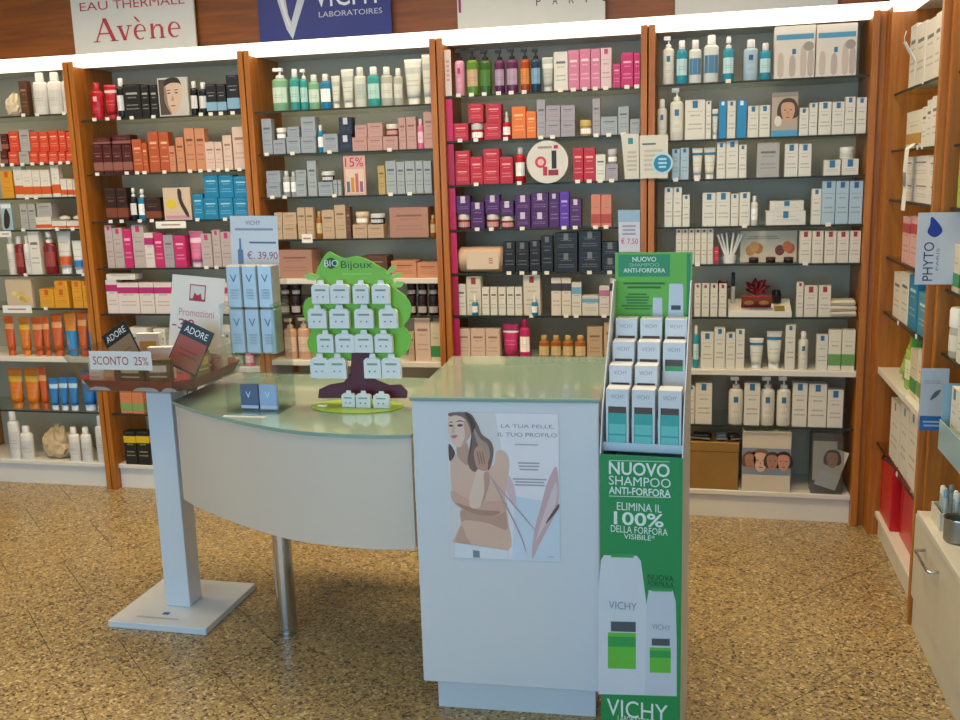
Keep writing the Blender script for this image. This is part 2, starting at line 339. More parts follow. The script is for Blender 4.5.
# ------------------------------------------------------------------ product styles
def ST(n, c, p='txt', an='', a='#ffffff', cap='#e8e8e6', ink='#6a6a70'): return dict(n=n, c=c, p=p, an=an, a=a, cap=cap, ink=ink)
STY = {
 'wb': ST('white', '#d9d7cd', 'sq', 'blue', '#2f6f9c'), 'wr': ST('white', '#d6d0c2', 'sq', 'red', '#9c2f2a'), 'wn': ST('white', '#dcd9d2'),
 'pb': ST('pale blue', '#a9c1d2', 'sq', 'blue', '#2c5f92'), 'bl': ST('blue', '#1f86bd', 'sq', 'white', '#d9e6ee'), 'bw': ST('white', '#e2e2de', 'band', 'blue', '#2d7fc0'),
 'tealb': ST('teal', '#2e93ad', 'lab', 'pale', '#bfe0e6'), 'whb': ST('white', '#d4d9d8', 'lab', 'blue', '#4b7fa6'),
 'wo': ST('white', '#dbd5cc', 'band', 'orange', '#cf5a25'), 'red': ST('orange-red', '#cf4327', 'txt', ink='#f0c0a8'), 'gry': ST('silver grey', '#a9a7a4'),
 'dr': ST('dark red', '#4c1414', 'band', 'pale', '#8d5a50', ink='#c79a90'), 'crim': ST('crimson', '#b31328', 'sq', 'pale', '#e8b9b9', '#b31328', '#f0a8a8'),
 'crw': ST('dark red', '#7d1a1c', 'lab', 'red', '#9c3a2c', '#e4e0da'), 'ob': ST('orange-brown', '#b3552f', 'txt', ink='#e8b490'), 'pt': ST('peach', '#c98a68', 'txt', ink='#7a4a35'), 'wp': ST('pale pink', '#d6bdb0', 'txt', ink='#a07468'),
 'db': ST('dark brown', '#2e1511', 'band', 'copper', '#7b3f26', '#1d0f0c', '#b07a55'), 'blu': ST('bright blue', '#1c7fae', 'txt', ink='#a5d6e8'),
 'blk': ST('black', '#181513', 'txt', cap='#111114', ink='#a8a8a8'), 'bkw': ST('black', '#1b1a20', 'lab', 'white', '#dcdce0', '#e6e6e6', '#c8c8c8'), 'bkb': ST('black', '#1c1a20', 'band', 'pale blue', '#84aecb', ink='#cccccc'),
 'mag': ST('magenta', '#c22a6c', 'txt', ink='#f3b6d0', cap='#c22a6c'), 'mw': ST('white', '#d9cfcb', 'top', 'magenta', '#b32a72'), 'gm': ST('silver', '#b7aaa8', 'sq', 'magenta', '#c0357a'), 'pk': ST('pink', '#d9749e', 'lab', 'white', '#f1cfe0', '#e6c4d2'),
 'or': ST('orange', '#d9791c', 'lab', 'yellow', '#e6b53c', '#d97a20'), 'ord': ST('deep orange', '#cb5a1c', 'lab', 'pale', '#e3a36a', '#c8551a'), 'oblu': ST('orange', '#d58024', 'low', 'blue', '#2f86c4', '#2f86c4'), 'bt': ST('blue', '#2678bd', 'lab', 'white', '#b5d6ee', '#e4ecf2'), 'yel': ST('yellow-orange', '#d99a2b', 'sq', 'orange', '#c85f1c', ink='#b0501a'),
 'gr': ST('green', '#7fb08c', 'lab', 'white', '#cfe3d4', '#e9ebe8'), 'teal': ST('teal', '#3c9c98', 'lab', 'pale', '#b4dcd6', '#ecefee'), 'cl': ST('clear', '#b5b8ad', 'lab', 'white', '#d8d8cf', '#eeeeea'), 'wt': ST('white', '#d6d8cf', 'lab', 'grey', '#b9bfba', '#e6e6e0'), 'wbody': ST('plain white', '#e3dfd8', 'lab', 'grey', '#cfccc6', '#e8e4de'),
 'gb': ST('grey-blue', '#98a2ae', 'txt', ink='#5c6470'), 'nv': ST('navy', '#23283c', 'sq', 'white', '#c9ccd8', '#dfe2ea'), 'ppk': ST('dusty pink', '#bd948c', 'txt', ink='#8d5c58', cap='#d8c6c2'), 'rj': ST('ruby', '#8d3038', 'lab', 'pink', '#caa0a0', '#d9d4d4'),
 'slv': ST('silver', '#9ea7ad', 'txt', ink='#5b6268', cap='#cfd4d8'), 'gold': ST('gold', '#b59a58', 'txt', ink='#6d5a2a', cap='#c9b06c'), 'be': ST('beige', '#bfa588', 'txt', ink='#80684e', cap='#d8c8b0'), 'amb': ST('amber', '#9c5a18', 'lab', 'cream', '#d3bd8f', '#c0a068'), 'btn': ST('pinkish tan', '#ab7f6c', 'txt', ink='#86594c'), 'dk': ST('dark plum', '#24141a', 'lab', 'white', '#b9b2b2', '#26161c'), 'brn': ST('brown', '#5b3a28', 'txt', ink='#a07c5c'), 'bpk': ST('peach pink', '#c9a188', 'lab', 'pale', '#dcc3b0', '#d8c2b2'), 'gbot': ST('cream', '#d2c7ae', 'band', 'green', '#3f8a4c'),
 'pkb': ST('pink', '#dc9ab4', 'sq', 'magenta', '#b32a6c', '#18161a'), 'grn': ST('green', '#5c8a2c', 'lab', 'peach', '#c7a78a', '#1d1a18'), 'dgr': ST('dark green', '#35601f', 'lab', 'green', '#4a7a2c', '#1d1a18'), 'pur': ST('purple', '#5f2352', 'lab', 'lilac', '#b29ab6', '#1d1a18'), 'orr': ST('burnt orange', '#a8431a', 'lab', 'orange', '#d98a42', '#1d1a18'), 'dbl': ST('navy', '#1d3a55', 'lab', 'pale', '#7fa7c4', '#1d1a18'), 'gw': ST('grey-white', '#b9bdb9', 'lab', 'white', '#dadcd8', '#cfd0cd'), 'wpk': ST('pink and white', '#dcc0c6', 'sq', 'magenta', '#c0457c'), 'pkx': ST('pink', '#d27c9c', 'txt', ink='#f3d3de'),
 'rd': ST('red', '#b81d2c', 'txt', ink='#ecaaa4', cap='#c8c8c8'), 'org': ST('bright orange', '#e2741a', 'txt', ink='#f5cf9a'), 'lil': ST('lilac grey', '#a39ca6', 'txt', cap='#c7c3c9'), 'vio': ST('violet', '#4a1a5e', 'sq', 'white', '#cfc0d6', '#c8c6c8', '#b093bd'), 'viob': ST('bright violet', '#5a2aa6', 'txt', ink='#b9a6e0'), 'sal': ST('salmon', '#cf7f66', 'band', 'red', '#b0402e'), 'bkg': ST('black', '#1a1714', 'sq', 'grey', '#6f7270', '#c9b06c', '#8a8a8a'), 'wk': ST('white', '#d8cfc4', 'top', 'black', '#3a3434'), 'wbl': ST('white', '#d4cec6', 'top', 'blue', '#6fa3c0'), 'wmg': ST('white', '#d4cac4', 'top', 'pink', '#b86a9a'),
 'ob2': ST('orange and pink', '#cf7d55', 'band', 'green', '#7aa05c'), 'by': ST('black', '#191818', 'top', 'yellow', '#d8b51c', ink='#c0b890'), 'lg': ST('lime green', '#94b945', 'lab', 'white', '#dbe3c2', '#3f9a3a'), 'wg': ST('white', '#dcd8c8', 'band', 'green', '#6a9a54'), 'tb': ST('teal blue', '#3d8aa6', 'txt', ink='#cfe6ee'), 'wgold': ST('white', '#dbd6c6', 'band', 'gold', '#b98a3c'), 'pnk': ST('pale pink', '#d9a6a4', 'top', 'red', '#b63a44'),
}
KIND = {'b': ('carton_box', 'box', 'box'), 'p': ('pump_bottle', 'pump bottle', 'bottle'), 'c': ('capped_bottle', 'bottle', 'bottle'), 't': ('squeeze_tube', 'tube', 'tube'), 'j': ('cream_jar', 'jar', 'jar'), 's': ('spray_bottle', 'spray bottle', 'bottle'), 'd': ('dropper_bottle', 'small bottle', 'bottle')}
PH = {'sq': ' with %s square', 'band': ' with %s band', 'top': ' with %s top', 'lab': ' with %s label', 'low': ' with %s base', 'txt': ''}
def product(kind, sk, w, d, h, loc, rz, label, group):
    s = STY[sk]; nm, noun, cat = KIND[kind]
    t = thing(nm, label, cat, loc, rz, group)
    A = flat(s['a'], .4); CAP = flat(s['cap'], .35)
    if kind == 'b':
        body = obj('carton', box(-w/2, w/2, -d/2, d/2, 0, h, min(.0012, w*.05)), printed(s['c'], s['ink']), t)
        e = .0004
        obj('lid_flap', box(-w/2+.0016, w/2-.0016, -d/2-e, d/2-.002, h-min(.012, h*.12), h+e), printed(s['c'], s['ink']), t)
        if s['p'] == 'sq':
            q = min(w*.34, .022); obj('emblem', box(-q/2, q/2, -d/2-.0008, -d/2, max(h*.98-q*1.4, h*.5), h*.98), A, t)
        elif s['p'] == 'band': obj('colour_band', box(-w/2-e, w/2+e, -d/2-e, d/2+e, h*.12, h*.40), A, t)
        elif s['p'] == 'top': obj('colour_band', box(-w/2-e, w/2+e, -d/2-2*e, d/2+e, h*.66, h*.86), A, t)
        else: obj('title_print', box(-w*.32, w*.32, -d/2-.0006, -d/2, h*.70, h*.76), flat(s['ink'], .5), t)
        return t
    r = w/2; sy = min(1, d/w)
    if kind == 'j':
        hb = h*.62
        obj('body', lathe([(r*.86, 0), (r*.97, h*.06), (r*.97, hb-h*.08), (r*.9, hb)], 18, 1, sy), flat(s['c'], .2), t)
        obj('lid', lathe([(r*.98, hb), (r, hb+h*.04), (r, h*.95), (r*.93, h)], 18, 1, sy), CAP, t)
        obj('label', arc_label(r*.975, sy, h*.15, hb-h*.15), A, t)
    elif kind == 't':
        hc = h*.16; n = 16; v, f = [], []
        for i, q in enumerate((0, .15, .4, .7, .93, 1)):
            a = r*(.74+.26*q); b = max(r*sy*.8*(1-q**1.3), .0022)
            for k in range(n):
                th = 2*PI*k/n; v.append((a*math.cos(th), b*math.sin(th), hc+(h-hc)*q))
        for i in range(5):
            for k in range(n): f.append((i*n+k, i*n+(k+1) % n, (i+1)*n+(k+1) % n, (i+1)*n+k))
        f.append(tuple(range(n-1, -1, -1))); f.append(tuple(range(5*n, 6*n)))
        obj('body', mesh('tube', v, f, True), printed(s['c'], s['ink'], 8, .3, .35), t)
        obj('cap', lathe([(r*.66, 0), (r*.68, hc*.9), (r*.62, hc)], 14, 1, sy*.85), CAP, t)
        def strip(z0, z1):
            vv, ff = [], []
            for q in (z0, z1):
                a = r*(.74+.26*q)+.0006; b = max(r*sy*.8*(1-q**1.3), .0022)+.0007
                for k in range(9):
                    th = PI+PI*k/8; vv.append((a*math.cos(th), b*math.sin(th), hc+(h-hc)*q))
            for k in range(8): ff.append((k, k+1, k+10, k+9))
            return mesh('strip', vv, ff, True)
        z = {'lab': (.62, .78), 'band': (.06, .3), 'low': (.02, .5), 'sq': (.72, .82)}.get(s['p'], (.7, .76))
        obj('label', strip(*z), A, t)
    else:
        top = {'p': .76, 'c': .80, 's': .74, 'd': .62}[kind]; hb = h*top
        obj('body', lathe([(r*.92, 0), (r, hb*.03), (r, hb*.90), (r*.93, hb*.95), (r*.74, hb*.985), (r*.42, hb)], 16, 1, sy), flat(s['c'], .22), t)
        if s['p'] == 'sq':
            obj('label', arc_label(r*1.006, sy, hb*.62, hb*.78, 18, 4), A, t)
            obj('small_print', arc_label(r*1.006, sy, hb*.22, hb*.5, 40, 6), printed(s['c'], s['ink'], 6), t)
        else: obj('label', arc_label(r*1.006, sy, hb*.25, hb*.72), printed(s['a'], s['ink'], 7), t)
        if kind == 'c': obj('cap', lathe([(r*.52, hb), (r*.55, hb+.001), (r*.52, h*.985), (r*.46, h)], 14, 1, min(1, sy*1.2)), CAP, t)
        elif kind == 'd':
            obj('collar', lathe([(r*.46, hb), (r*.46, h*.78)], 12), CAP, t); obj('bulb', lathe([(r*.3, h*.78), (r*.32, h*.9), (r*.16, h)], 12), CAP, t)
        else:
            obj('collar', lathe([(r*.5, hb), (r*.5, hb+h*.06), (r*.3, hb+h*.08)], 14, 1, min(1, sy*1.2)), CAP, t)
            obj('stem', lathe([(r*.13, hb+h*.08), (r*.13, h*.92)], 8), CAP, t)
            if kind == 'p':
                obj('pump_head', box(-r*.8, r*.34, -r*.25*sy-.002, r*.25*sy+.002, h*.92, h, .0012), CAP, t)
            else: obj('pump_head', lathe([(r*.40, h*.86), (r*.44, h*.88), (r*.40, h*.98), (r*.30, h)], 12), CAP, t)
    return t
TAGM = flat('#e6e4dd', .6)
def fill(spec, shelf_part, z, bayname, shname, plane, front, tagp, to_local, lim=(-9, 9), ztop=9):
    """spec string -> products.  plane: function pixel -> (coordinate along the shelf, height)."""
    items = []; lower = []
    for tk in spec.split(';'):
        q = tk.split()
        if not q: continue
        up = q[0][0] == '^'; k = q[0].lstrip('^'); x0, x1, yt = map(float, q[2:5])
        if not up and lower and x0 < lower[-1]['p1']+.25: x0 = lower[-1]['p1']+.25
        a, _ = plane(x0, yt); b, zt = plane((x0+x1)/2, yt); c, _ = plane(x1, yt)
        a, c = min(max(a, lim[0]), lim[1]), min(max(c, lim[0]), lim[1]); zt = min(zt, ztop)
        wd = max(abs(c-a)-.0012, .012); cx = (a+c)/2
        it = dict(k=k, s=q[1], w=wd, x=cx, p1=x1, p0=x0, up=up)
        z0 = z
        if up:
            un = [m for m in lower if m['p0'] < x1-.8 and m['p1'] > x0+.8]
            z0 = max([m['zt'] for m in un] or [z])+.0006
            it['on'] = un[0]['i'] if un else 1
        else:
            it['i'] = len(lower)+1; lower.append(it)
        it['z0'] = z0+.0002; it['h'] = max(zt-z0, .022); it['zt'] = it['z0']+it['h']
        items.append(it)
    for it in items:
        s = STY[it['s']]; k = it['k']
        if k == 'b': d = min(max(it['w']*.8, .035), .10)
        elif k in 'pcsd': d = it['w']*.72 if it['w'] > .05 else it['w']
        elif k == 't': d = it['w']*.8
        else: d = it['w']
        if it['up'] and k == 'b': d = min(d, .07)
        desc = s['n']+' '+KIND[k][1]+(PH[s['p']] % s['an'] if s['p'] != 'txt' else '')
        if it['up']: lab = '%s stacked above %s item, %s of %s' % (desc, ORD[it['on']], shname, bayname)
        else: lab = '%s, %s from left on %s of %s' % (desc, ORD[it['i']], shname, bayname)
        off = .002 if k == 'b' else .004
        loc, rz = to_local(it['x'], front+off+d/2, it['z0'])
        product(k, it['s'], it['w'], d, it['h'], loc, rz, lab, 'products on the shop shelves')
        if not it['up'] and shelf_part and random.random() < tagp:
            loc2, _ = to_local(it['x'], .0185 if shelf_part.name.startswith('glass') else .0095, z)
            p = obj('price_tag', box(-.011, .011, -.0012, .0012, -.007, .009), TAGM, shelf_part)
            m = shelf_part.parent; inv = Matrix.Translation(m.location) @ Matrix.Rotation(m.rotation_euler.z, 4, 'Z')
            p.location = inv.inverted() @ Vector(loc2)
FRONT = .034
def yplane(px, py): p = onY(px, py, Y0+FRONT+.004); return p.x, p.z
def ylocal(x, dpt, z): return (x, Y0+dpt, z), 0
XR0 = .735
def xplane(px, py): p = onX(px, py, XR0+FRONT+.004); return p.y, p.z
def xlocal(y, dpt, z): return (XR0+dpt, y, z), -PI/2

BAYS = [
 (X1-B, 'leftmost bay', 'tall cherry wood shelving bay at far left with orange sun products', [
  ('g', 32, 115, .4, "b brn 18 26 81; c wbody 28 42 72.5; c wbody 42.5 57 72; c wbody 57.5 68 72"),
  ('g', 35, 164, .6, "b dr 0 7 151; b red 8 18 151.7; b gry 18.5 28.5 151.7; b red 29 38 151.7; b red 38.3 47.5 151.7; b red 48 57.5 151.7; b red 58 65 151.7; b red 65.5 73 152; ^b dr 0 7 134; ^b red 8 18 131.5; ^b gry 18.5 28.5 130; ^b red 29 38 132; ^b red 38.3 47.5 132; ^b red 48 57.5 131; ^b red 58 65 131; ^b red 65.5 73 132"),
  ('g', 40, 197.6, .3, "b yel 0 11.5 171; b wo 12.5 21 166.5; b wo 21.3 31 170; b wo 31.3 39 170; b wo 39.5 49 170; b wo 50 58 165.5; b wo 60 66 179; b wo 66.5 72 179; b wo 72.4 77 180; "),
  ('g', 46, 229.6, .2, "b gry 19 26.6 204; b gry 27 34.5 204; b wo 35 51 217; b wo 51.5 66 221; b wo 66.5 82 221; ^b gry 36 51 203"),
  ('g', 43, 274.8, .2, "c wbody 3 10.5 235.5; c crw 11 20 236.6; c wbody 20.3 27 236; b wn 27.3 38 232; s crw 39 51 232; t wo 51.5 66 231.5; t bw 68 79.6 241; t bw 80 86.5 241"),
  ('g', 60, 308.5, .2, "b yel 39 53 289; b yel 53.5 68 289; b yel 71 81 281; b yel 81.4 91 281; ^b yel 54 67 281"),
  ('w', 40, 357, 0, "t ord 0 10 317; t or 14 25.5 318; t ord 27 38.5 318; t ord 39 46 317; t ord 46.5 58 315; t oblu 59 72 313; t ord 73 83 312; t oblu 84 93 314"),
  ('g', 40, 411, 0, "t or 2 17 370; t or 18 34 370; t ord 35 43 368; t bt 45 54.5 379; t bt 55 64 378; t bt 64.5 74 378; t bt 76 90 372; t bt 91 102 372"),
  ('p', 60, 462, 0, "c wbody 3 14 412; c wbody 16 28 427; c wbody 65 75.5 428; c wbody 77 87.5 428; c wbody 91 103 417")]),
 (X1, 'second bay', 'cherry wood shelving bay with dark red and pink boxes, second from left', [
  ('g', 162, 116.5, .7, "c crim 87 99 82.5; t crim 100 112.6 84.5; c bkw 113 121.6 78; b blk 122 139.5 84.5; b blk 140 148 85; b blk 149 156.5 85; c bkw 187.5 195 81; c bkw 196 204.6 82; b bkb 205 215.6 84; b bkb 216 225 84; b bkb 225.4 238 75"),
  ('g', 168, 172, .7, "b dr 92 101.5 145; b dr 102 111 145; b dr 111.5 121 145; b dr 121.5 131 145; b ob 131.4 141 139.5; b ob 141.5 146.5 143; b ob 147 157.5 132; b ob 158 168 132; b pt 168.4 174.5 146; b pt 175 183 137.5; b pt 183.4 193.5 128.5; b pt 194 204 128.5; b wp 204.4 213.8 142; b wp 214 221.6 142; b wp 222 231 135.5; b wp 231.5 245 127; ^b dr 112 130 135; ^b dr 93 110 138"),
  ('g', 162, 220.6, .6, "b db 104 115 188; b db 115.4 126 188; s bkw 127 134 188; s blu 135 143 189; b db 143.5 160 197.6; b blu 192 202.6 194; b blu 203 217.5 198; b blu 218 232.6 198; b blu 233 248 198; ^b blu 203 217.5 175; ^b blu 218 232.6 175; ^b blu 233 247.6 176.5"),
  ('g', 162, 268, .2, "b gm 104 111.5 225.5; b gm 112 121.6 228; b mag 122 130.6 229; b gm 131 143 225; b mw 143.5 152.6 233; b mag 153 162.3 233; b lil 162.6 172.5 235; b mag 173 184.6 235.5; t pk 185 200 231.5; b gm 200.4 211 234; b gm 211.4 219.5 230; b gm 220 231 232"),
  ('g', 135, 314, 0, "b mw 105 116.3 280; b mw 116.6 138 283; b mw 138.4 153 283; b mw 153.4 171 283; b mw 205 236 283; ^b wn 106 135 274"),
  ('w', 244, 367, 0, "b wn 126 147 328; b wn 153 165 329; b wn 205 216 330; b wn 217 230 325; c gr 232 241 350; c pk 243 252 348"),
  ('g', 119, 414, 0, "b ob2 119 130.6 388; b ob2 131 142 388; b blk 186 196 384; b wn 197 206 386; b gbot 208 222 386; b ob2 224 233 384"),
  ('p', 135, 465, 0, "b by 123 135 431.5; b by 135.6 148 431.5")]),
 (X1+B, 'third bay', 'cherry wood shelving bay with teal bottles, third from left', [
  ('g', 343, 107.7, 0, "p gr 268.6 284.7 67.6; c teal 287 297 68.8; p teal 297.5 305.5 68.8; c gr 306 317.5 74.5; c blu 318 329 73.8; t wt 329.5 338.3 75.6; t wt 338.6 351.6 68.8; c wt 352 364 67; c teal 365 378 66.5; c cl 378.6 391 66.5; c cl 391.5 401 68; t wt 401.5 419.6 58.4; t wt 420 431 54"),
  ('g', 343, 151.7, .15, "b gb 261 271 119; b gb 273 285 140; b gb 286 300 137; b gb 300.5 315.3 137; c blu 316 322 125; b gb 322.5 337.5 134; b nv 338.5 351.6 135; b ppk 352 366.8 137.5; b ppk 367.2 382.3 137; b ppk 382.7 397.7 136.5; b ppk 398 405.3 118; b ppk 405.8 415.6 117; c pk 416 422.6 119; b ppk 423 434 112; ^j gb 274.5 284.5 128; ^b gb 287 299 127; ^b gb 300.5 315 117.4; ^b nv 338.5 351.6 117.4; ^b ppk 354.6 366.8 125; ^b ppk 367.2 382.3 123; ^j rj 384 397 124"),
  ('g', 350, 195.5, .15, "b gb 266 280 183; c slv 281 288.3 171; c slv 289 295 171.5; b slv 295.5 306 180.6; b slv 306.5 315.6 161; b gb 318 332.6 182; b slv 333 337 180; b slv 337.5 341 180; b gold 377.5 384.6 165.7; b slv 385 395.6 161; b slv 396 404 162; b slv 404.4 414.6 161; b slv 415 422.6 161; b slv 423 431 161; ^b gb 266 280 171; ^b slv 295.5 306 170; ^j nv 319.5 332 171.5"),
  ('g', 354.6, 238.6, .1, "b be 274 282 225; b be 282.4 296.3 225; b be 296.7 304.6 207.7; b be 305 313 207.7; c amb 314.5 321 211.6; b be 321.4 333.7 210; b be 334 345 205; b brn 345.4 350 207; b be 352.5 367 224.6; b be 367.4 383.5 224.6; b btn 389 428 207.4; c amb 429 435 215; ^b be 274 282 212.7; ^b be 282.4 296.3 212.7; ^j be 353.5 366.6 212; ^j nv 368.4 382.6 214"),
  ('w', 350, 278.5, 0, "b btn 277 311.5 250; b brn 361.5 387 256; b pt 391 416.3 261; b pt 416.7 438 262.7"),
  ('g', 300, 316, 0, "j dk 278 288 296; j dk 289 299 296; j dk 300 310 296; j dk 405 415 296; j dk 416 426 296; j dk 427 437.5 296; ^j dk 278.5 288 283; ^j dk 289.5 299 283; ^j dk 405.5 415 283; ^j dk 416.5 426 283; ^j dk 427.5 437 283"),
  ('w', 354, 361, 0, "p bpk 281 294 319; p bpk 295 307.6 318; b be 408 413.6 332; b wp 414 429.6 317; b gbot 430 440.5 322.5"),
  ('g', 300, 414, 0, "b be 288 300 374; b be 301 316 374"),
  ('p', 300, 470, 0, "")]),
 (X1+2*B, 'fourth bay', 'cherry wood shelving bay with red, purple and black boxes, fourth from left', [
  ('g', 550, 91, .8, "p pkb 453 463 49; p grn 465 477 48; p dgr 478 490 49; p pur 493 503.6 49; p pur 505 517 48; p orr 519 529 48; p dbl 529.6 540 48; t gw 541 553 57; b wn 553.5 567.7 52; b pkx 568 579 50.4; b pkx 579.4 590.3 49; b pkx 590.7 600.3 49; b wpk 600.6 611.5 48; b mag 612.6 620.6 64; b mag 621 633.4 52.7; b mag 633.8 641 52.7"),
  ('g', 550, 137.3, .6, "b rd 453 468 123.5; j rd 469.6 483 123; b rd 484 501 123.5; d rd 501.5 510 111.5; b org 511.5 525.6 106.7; b org 526 536 111.5; b lil 536.4 545.3 100; b lil 545.7 560.3 121; b lil 560.7 575 121; j gold 579 591.8 120; b lil 592.3 600.3 98.8; b slv 600.7 617.5 116.8; b slv 618 629 106.7; b slv 630 641 119; ^b rd 468 483 104; ^b rd 486 501 104; ^b lil 545.7 560.3 105.5; ^b lil 560.7 575 105.5"),
  ('g', 550, 182.5, .7, "b rd 455 469.6 167; b rd 470 482.6 157; b rd 483 499.3 167; b rd 499.7 512.7 157; c rd 514 524.5 147; b rd 572.6 583.2 148; b rd 583.6 595.2 148; b wn 595.6 605.5 154.6; b lil 606 618 164; ^b rd 455 469.6 151; ^b rd 483 499.3 149; ^j lil 607 617.5 149"),
  ('g', 550, 228.2, .7, "j rj 456 469.5 214; b vio 470.7 484 202; j rj 485 498.5 214; j rj 500 513.5 216; b vio 515 530.3 212; b vio 531 548.3 212; b vio 548.7 559.1 193; b viob 559.4 569 191.6; b vio 569.5 581.4 198.8; b sal 591 600.6 194.7; b sal 601 611.6 194.7; ^b vio 455.5 470 196; ^b vio 485 499.5 195; ^b vio 500 513.5 201; ^b vio 515 530.3 195; ^b vio 531 548.3 193"),
  ('g', 538, 273, .8, "b bkg 503 515 242; b bkg 515.5 528.7 242; b bkg 529.4 540 240.7; b bkg 541 552.7 236; b bkg 554.6 577.4 252.7; b bkg 578.6 601 251.5; b bkg 602 618 257.5; ^b bkg 554.6 577.4 232.8; ^b bkg 578.6 601 231; ^b bkg 602 618 242"),
  ('g', 538, 316, .2, "b wn 456 465.6 284.5; b wr 466 480.6 277; b wn 481.5 489 287.4; b wn 490 497 287.4; b wn 498 505.5 287.4; b wn 506.5 514 287.4; b wn 514.6 522 287.4; b wr 523 540 275.4; b wk 551 561 278; b wk 561.4 571 278; b wbl 571.4 581.4 282.6; b wbl 582 598.6 295.8; b wmg 599 609.6 286; b wk 610 618 278"),
  ('w', 538, 361, 0, "b wp 456 470 329; b wp 470.4 485 329; b wp 485.4 499.5 329; t mag 500.7 518 324.5; c mag 518.6 529.4 319.7; c amb 538 549 336; c amb 550 561 336; c amb 562 573 336; c amb 574 586 336; b be 587 602.5 327; b be 603.7 618 323"),
  ('g', 550, 418, 0, ""), ('p', 550, 480, 0, "")]),
 (X1+3*B, 'fifth bay', 'cherry wood shelving bay of white and blue skincare, nearest the corner', [
  ('g', 765, 79.5, .5, "p wb 662.5 674.5 36; c tealb 676 688 40; c whb 689 702 39.5; c whb 704 719.5 34.5; s tealb 723 735 36; c pb 744 759 39; c tealb 760 772 42.5"),
  ('g', 765, 137, .1, "c wb 657 667 99; p wb 670 684 88; b wb 685 705.6 100; b wb 706 711.6 101; t wb 712 718.6 109; b bl 719 727 101; b wb 727.5 736 101; b bl 737 747 100; b wb 748 759 106; b wb 759.5 770.5 105.5; b wb 799.5 809 108; b wb 809.5 818 103; b wb 819 832 102; b wb 832.5 845 102; b wb 845.5 856 97; b wb 857 869 97.5"),
  ('g', 765, 177.5, .1, "b pb 672 680 149; b pb 680.4 689 148; t wb 692 703 148; t wb 704 716 147.5; b wb 717 726 142.5; b wb 726.4 738.6 140; b wb 739 747 145; b gry 757 780 143; b wb 785 798.6 144; b wb 799 812 144; b wb 824 841 160; b wb 842 859 159; ^j wt 840.5 855 147"),
  ('g', 765, 225.7, .2, "b wb 664.5 673 187.5; b wb 673.4 682 187.5; b wb 682.5 690 195; b wb 702.5 716 193; b wb 716.4 730.5 192.5; b wb 731 739 194; b wb 739.5 750.5 192.5; c wn 751 758.6 196; b wb 766 806 211; b wb 812 822 189; b pb 822.5 836 181; b pb 836.4 849.5 181; b pb 850 864 181; ^b wb 770 804 201"),
  ('g', 790, 263.8, .1, "b wr 676 682 227.5; b wr 682.3 688.3 227.5; b wr 688.6 694.6 227.5; b wr 695 701 227.5; b wr 701.3 707.3 227.5; b wr 707.6 713.6 227.5; b rd 714 719 247; b wr 800 812 231; b wr 812.5 824 231; b wr 825 837 231; b wr 837.5 849.5 231; b wr 850 862.5 231"),
  ('g', 790, 317.5, 0, "b wr 694.5 701 284; b wr 702 709.5 284; b wr 710.5 718 284; b wr 719 727 284; b wr 797 804 282.5; b wr 804.5 818 286; b wr 819 831.5 286"),
  ('w', 765, 370, 0, "c tealb 693 699.5 326; b wb 701 714 332.5; b wb 714.5 725.6 328; b wb 726 735.6 333; b wb 736 745 329.5; t wb 749.5 764.5 339; t wb 767 783 332; b wb 786 796 325; c wb 799 809.5 332; b wb 817 828.5 335; b wg 829 842 330; b wg 842.5 856 330"),
  ('g', 790, 427.5, 0, "b wb 689 695 386; b wb 695.5 712.5 383; p wb 729 744 377.5; b wb 744.5 760.6 383; p wb 761 776 377.5; p wb 777.5 792 377.5; b wb 793 808 383; b wb 809 827.6 384; b wb 828 844 390"),
  ('p', 765, 490, 0, "")]),
]
UN = {}
for xb, bn, lab, rows in BAYS:
    zs = [(onY(r[1], r[2], Y0+.02).z, r[0]) for r in rows]
    pl = [z for z, k in zs if k == 'p'][0]
    Wb = B if bn != 'fifth bay' else .7065+.003-xb
    t, S = unit(lab, Wb, (xb, Y0, 0), 0, [(z, k) for z, k in zs if k != 'p'], plinth=.135)
    UN[bn] = (t, S, zs)
    for i, r in enumerate(rows):
        z = zs[i][0] if zs[i][1] != 'p' else .135
        part = S[i] if i < len(S) else None
        shn = ORD[i+1]+' shelf' if zs[i][1] != 'p' else 'bottom board'
        fill(r[4], part, z, bn, shn, yplane, FRONT, r[3], ylocal, (xb+.0345, xb+Wb-.0345), (zs[i-1][0]-(.011 if zs[i-1][1] == 'g' else .029)) if i else ZT-.026)
def zsh(bay, i): 
    z, k = UN[bay][2][i]; return z if k != 'p' else .135

# right wall units
RZ = [(1.884, 'g'), (1.66, 'g'), (1.463, 'g'), (1.226, 'g'), (.997, 'g'), (.755, 'w'), (.424, 'g')]
tR, SR = unit('cherry wood shelving bay on the right wall beside the corner', .918, (XR0, 4.303, 0), -PI/2, RZ, .355, .11)
RSPEC = ["b wn 912 918 25; b wn 918.4 927.5 23; b wn 928 937 19; b wn 937.4 943 12.5; b wn 943.4 949 10",
 "b wgold 908 923 111; b wn 923.4 928 107; b wn 928.4 933 100; b wn 933.4 940 96",
 "b wn 905 914 180; b wn 914.4 930 180; b wn 930.5 938 181; ^b wn 906 914 157; ^b wn 914.4 930 155; ^b wn 930.5 938 157",
 "b pnk 904 911.6 217; b pnk 912 920 217; b wn 920.5 930 222", "b wn 895 902 273; b wn 902.4 910 273; b blu 910.4 919 276; b tb 919.4 930 294",
 "t lg 894 902 339; c lg 903 911 337; b gbot 911.6 918 350; b wg 918.5 926 352", "b wb 892 901 402; b wb 902 910 407; b wb 910.6 919 413"]
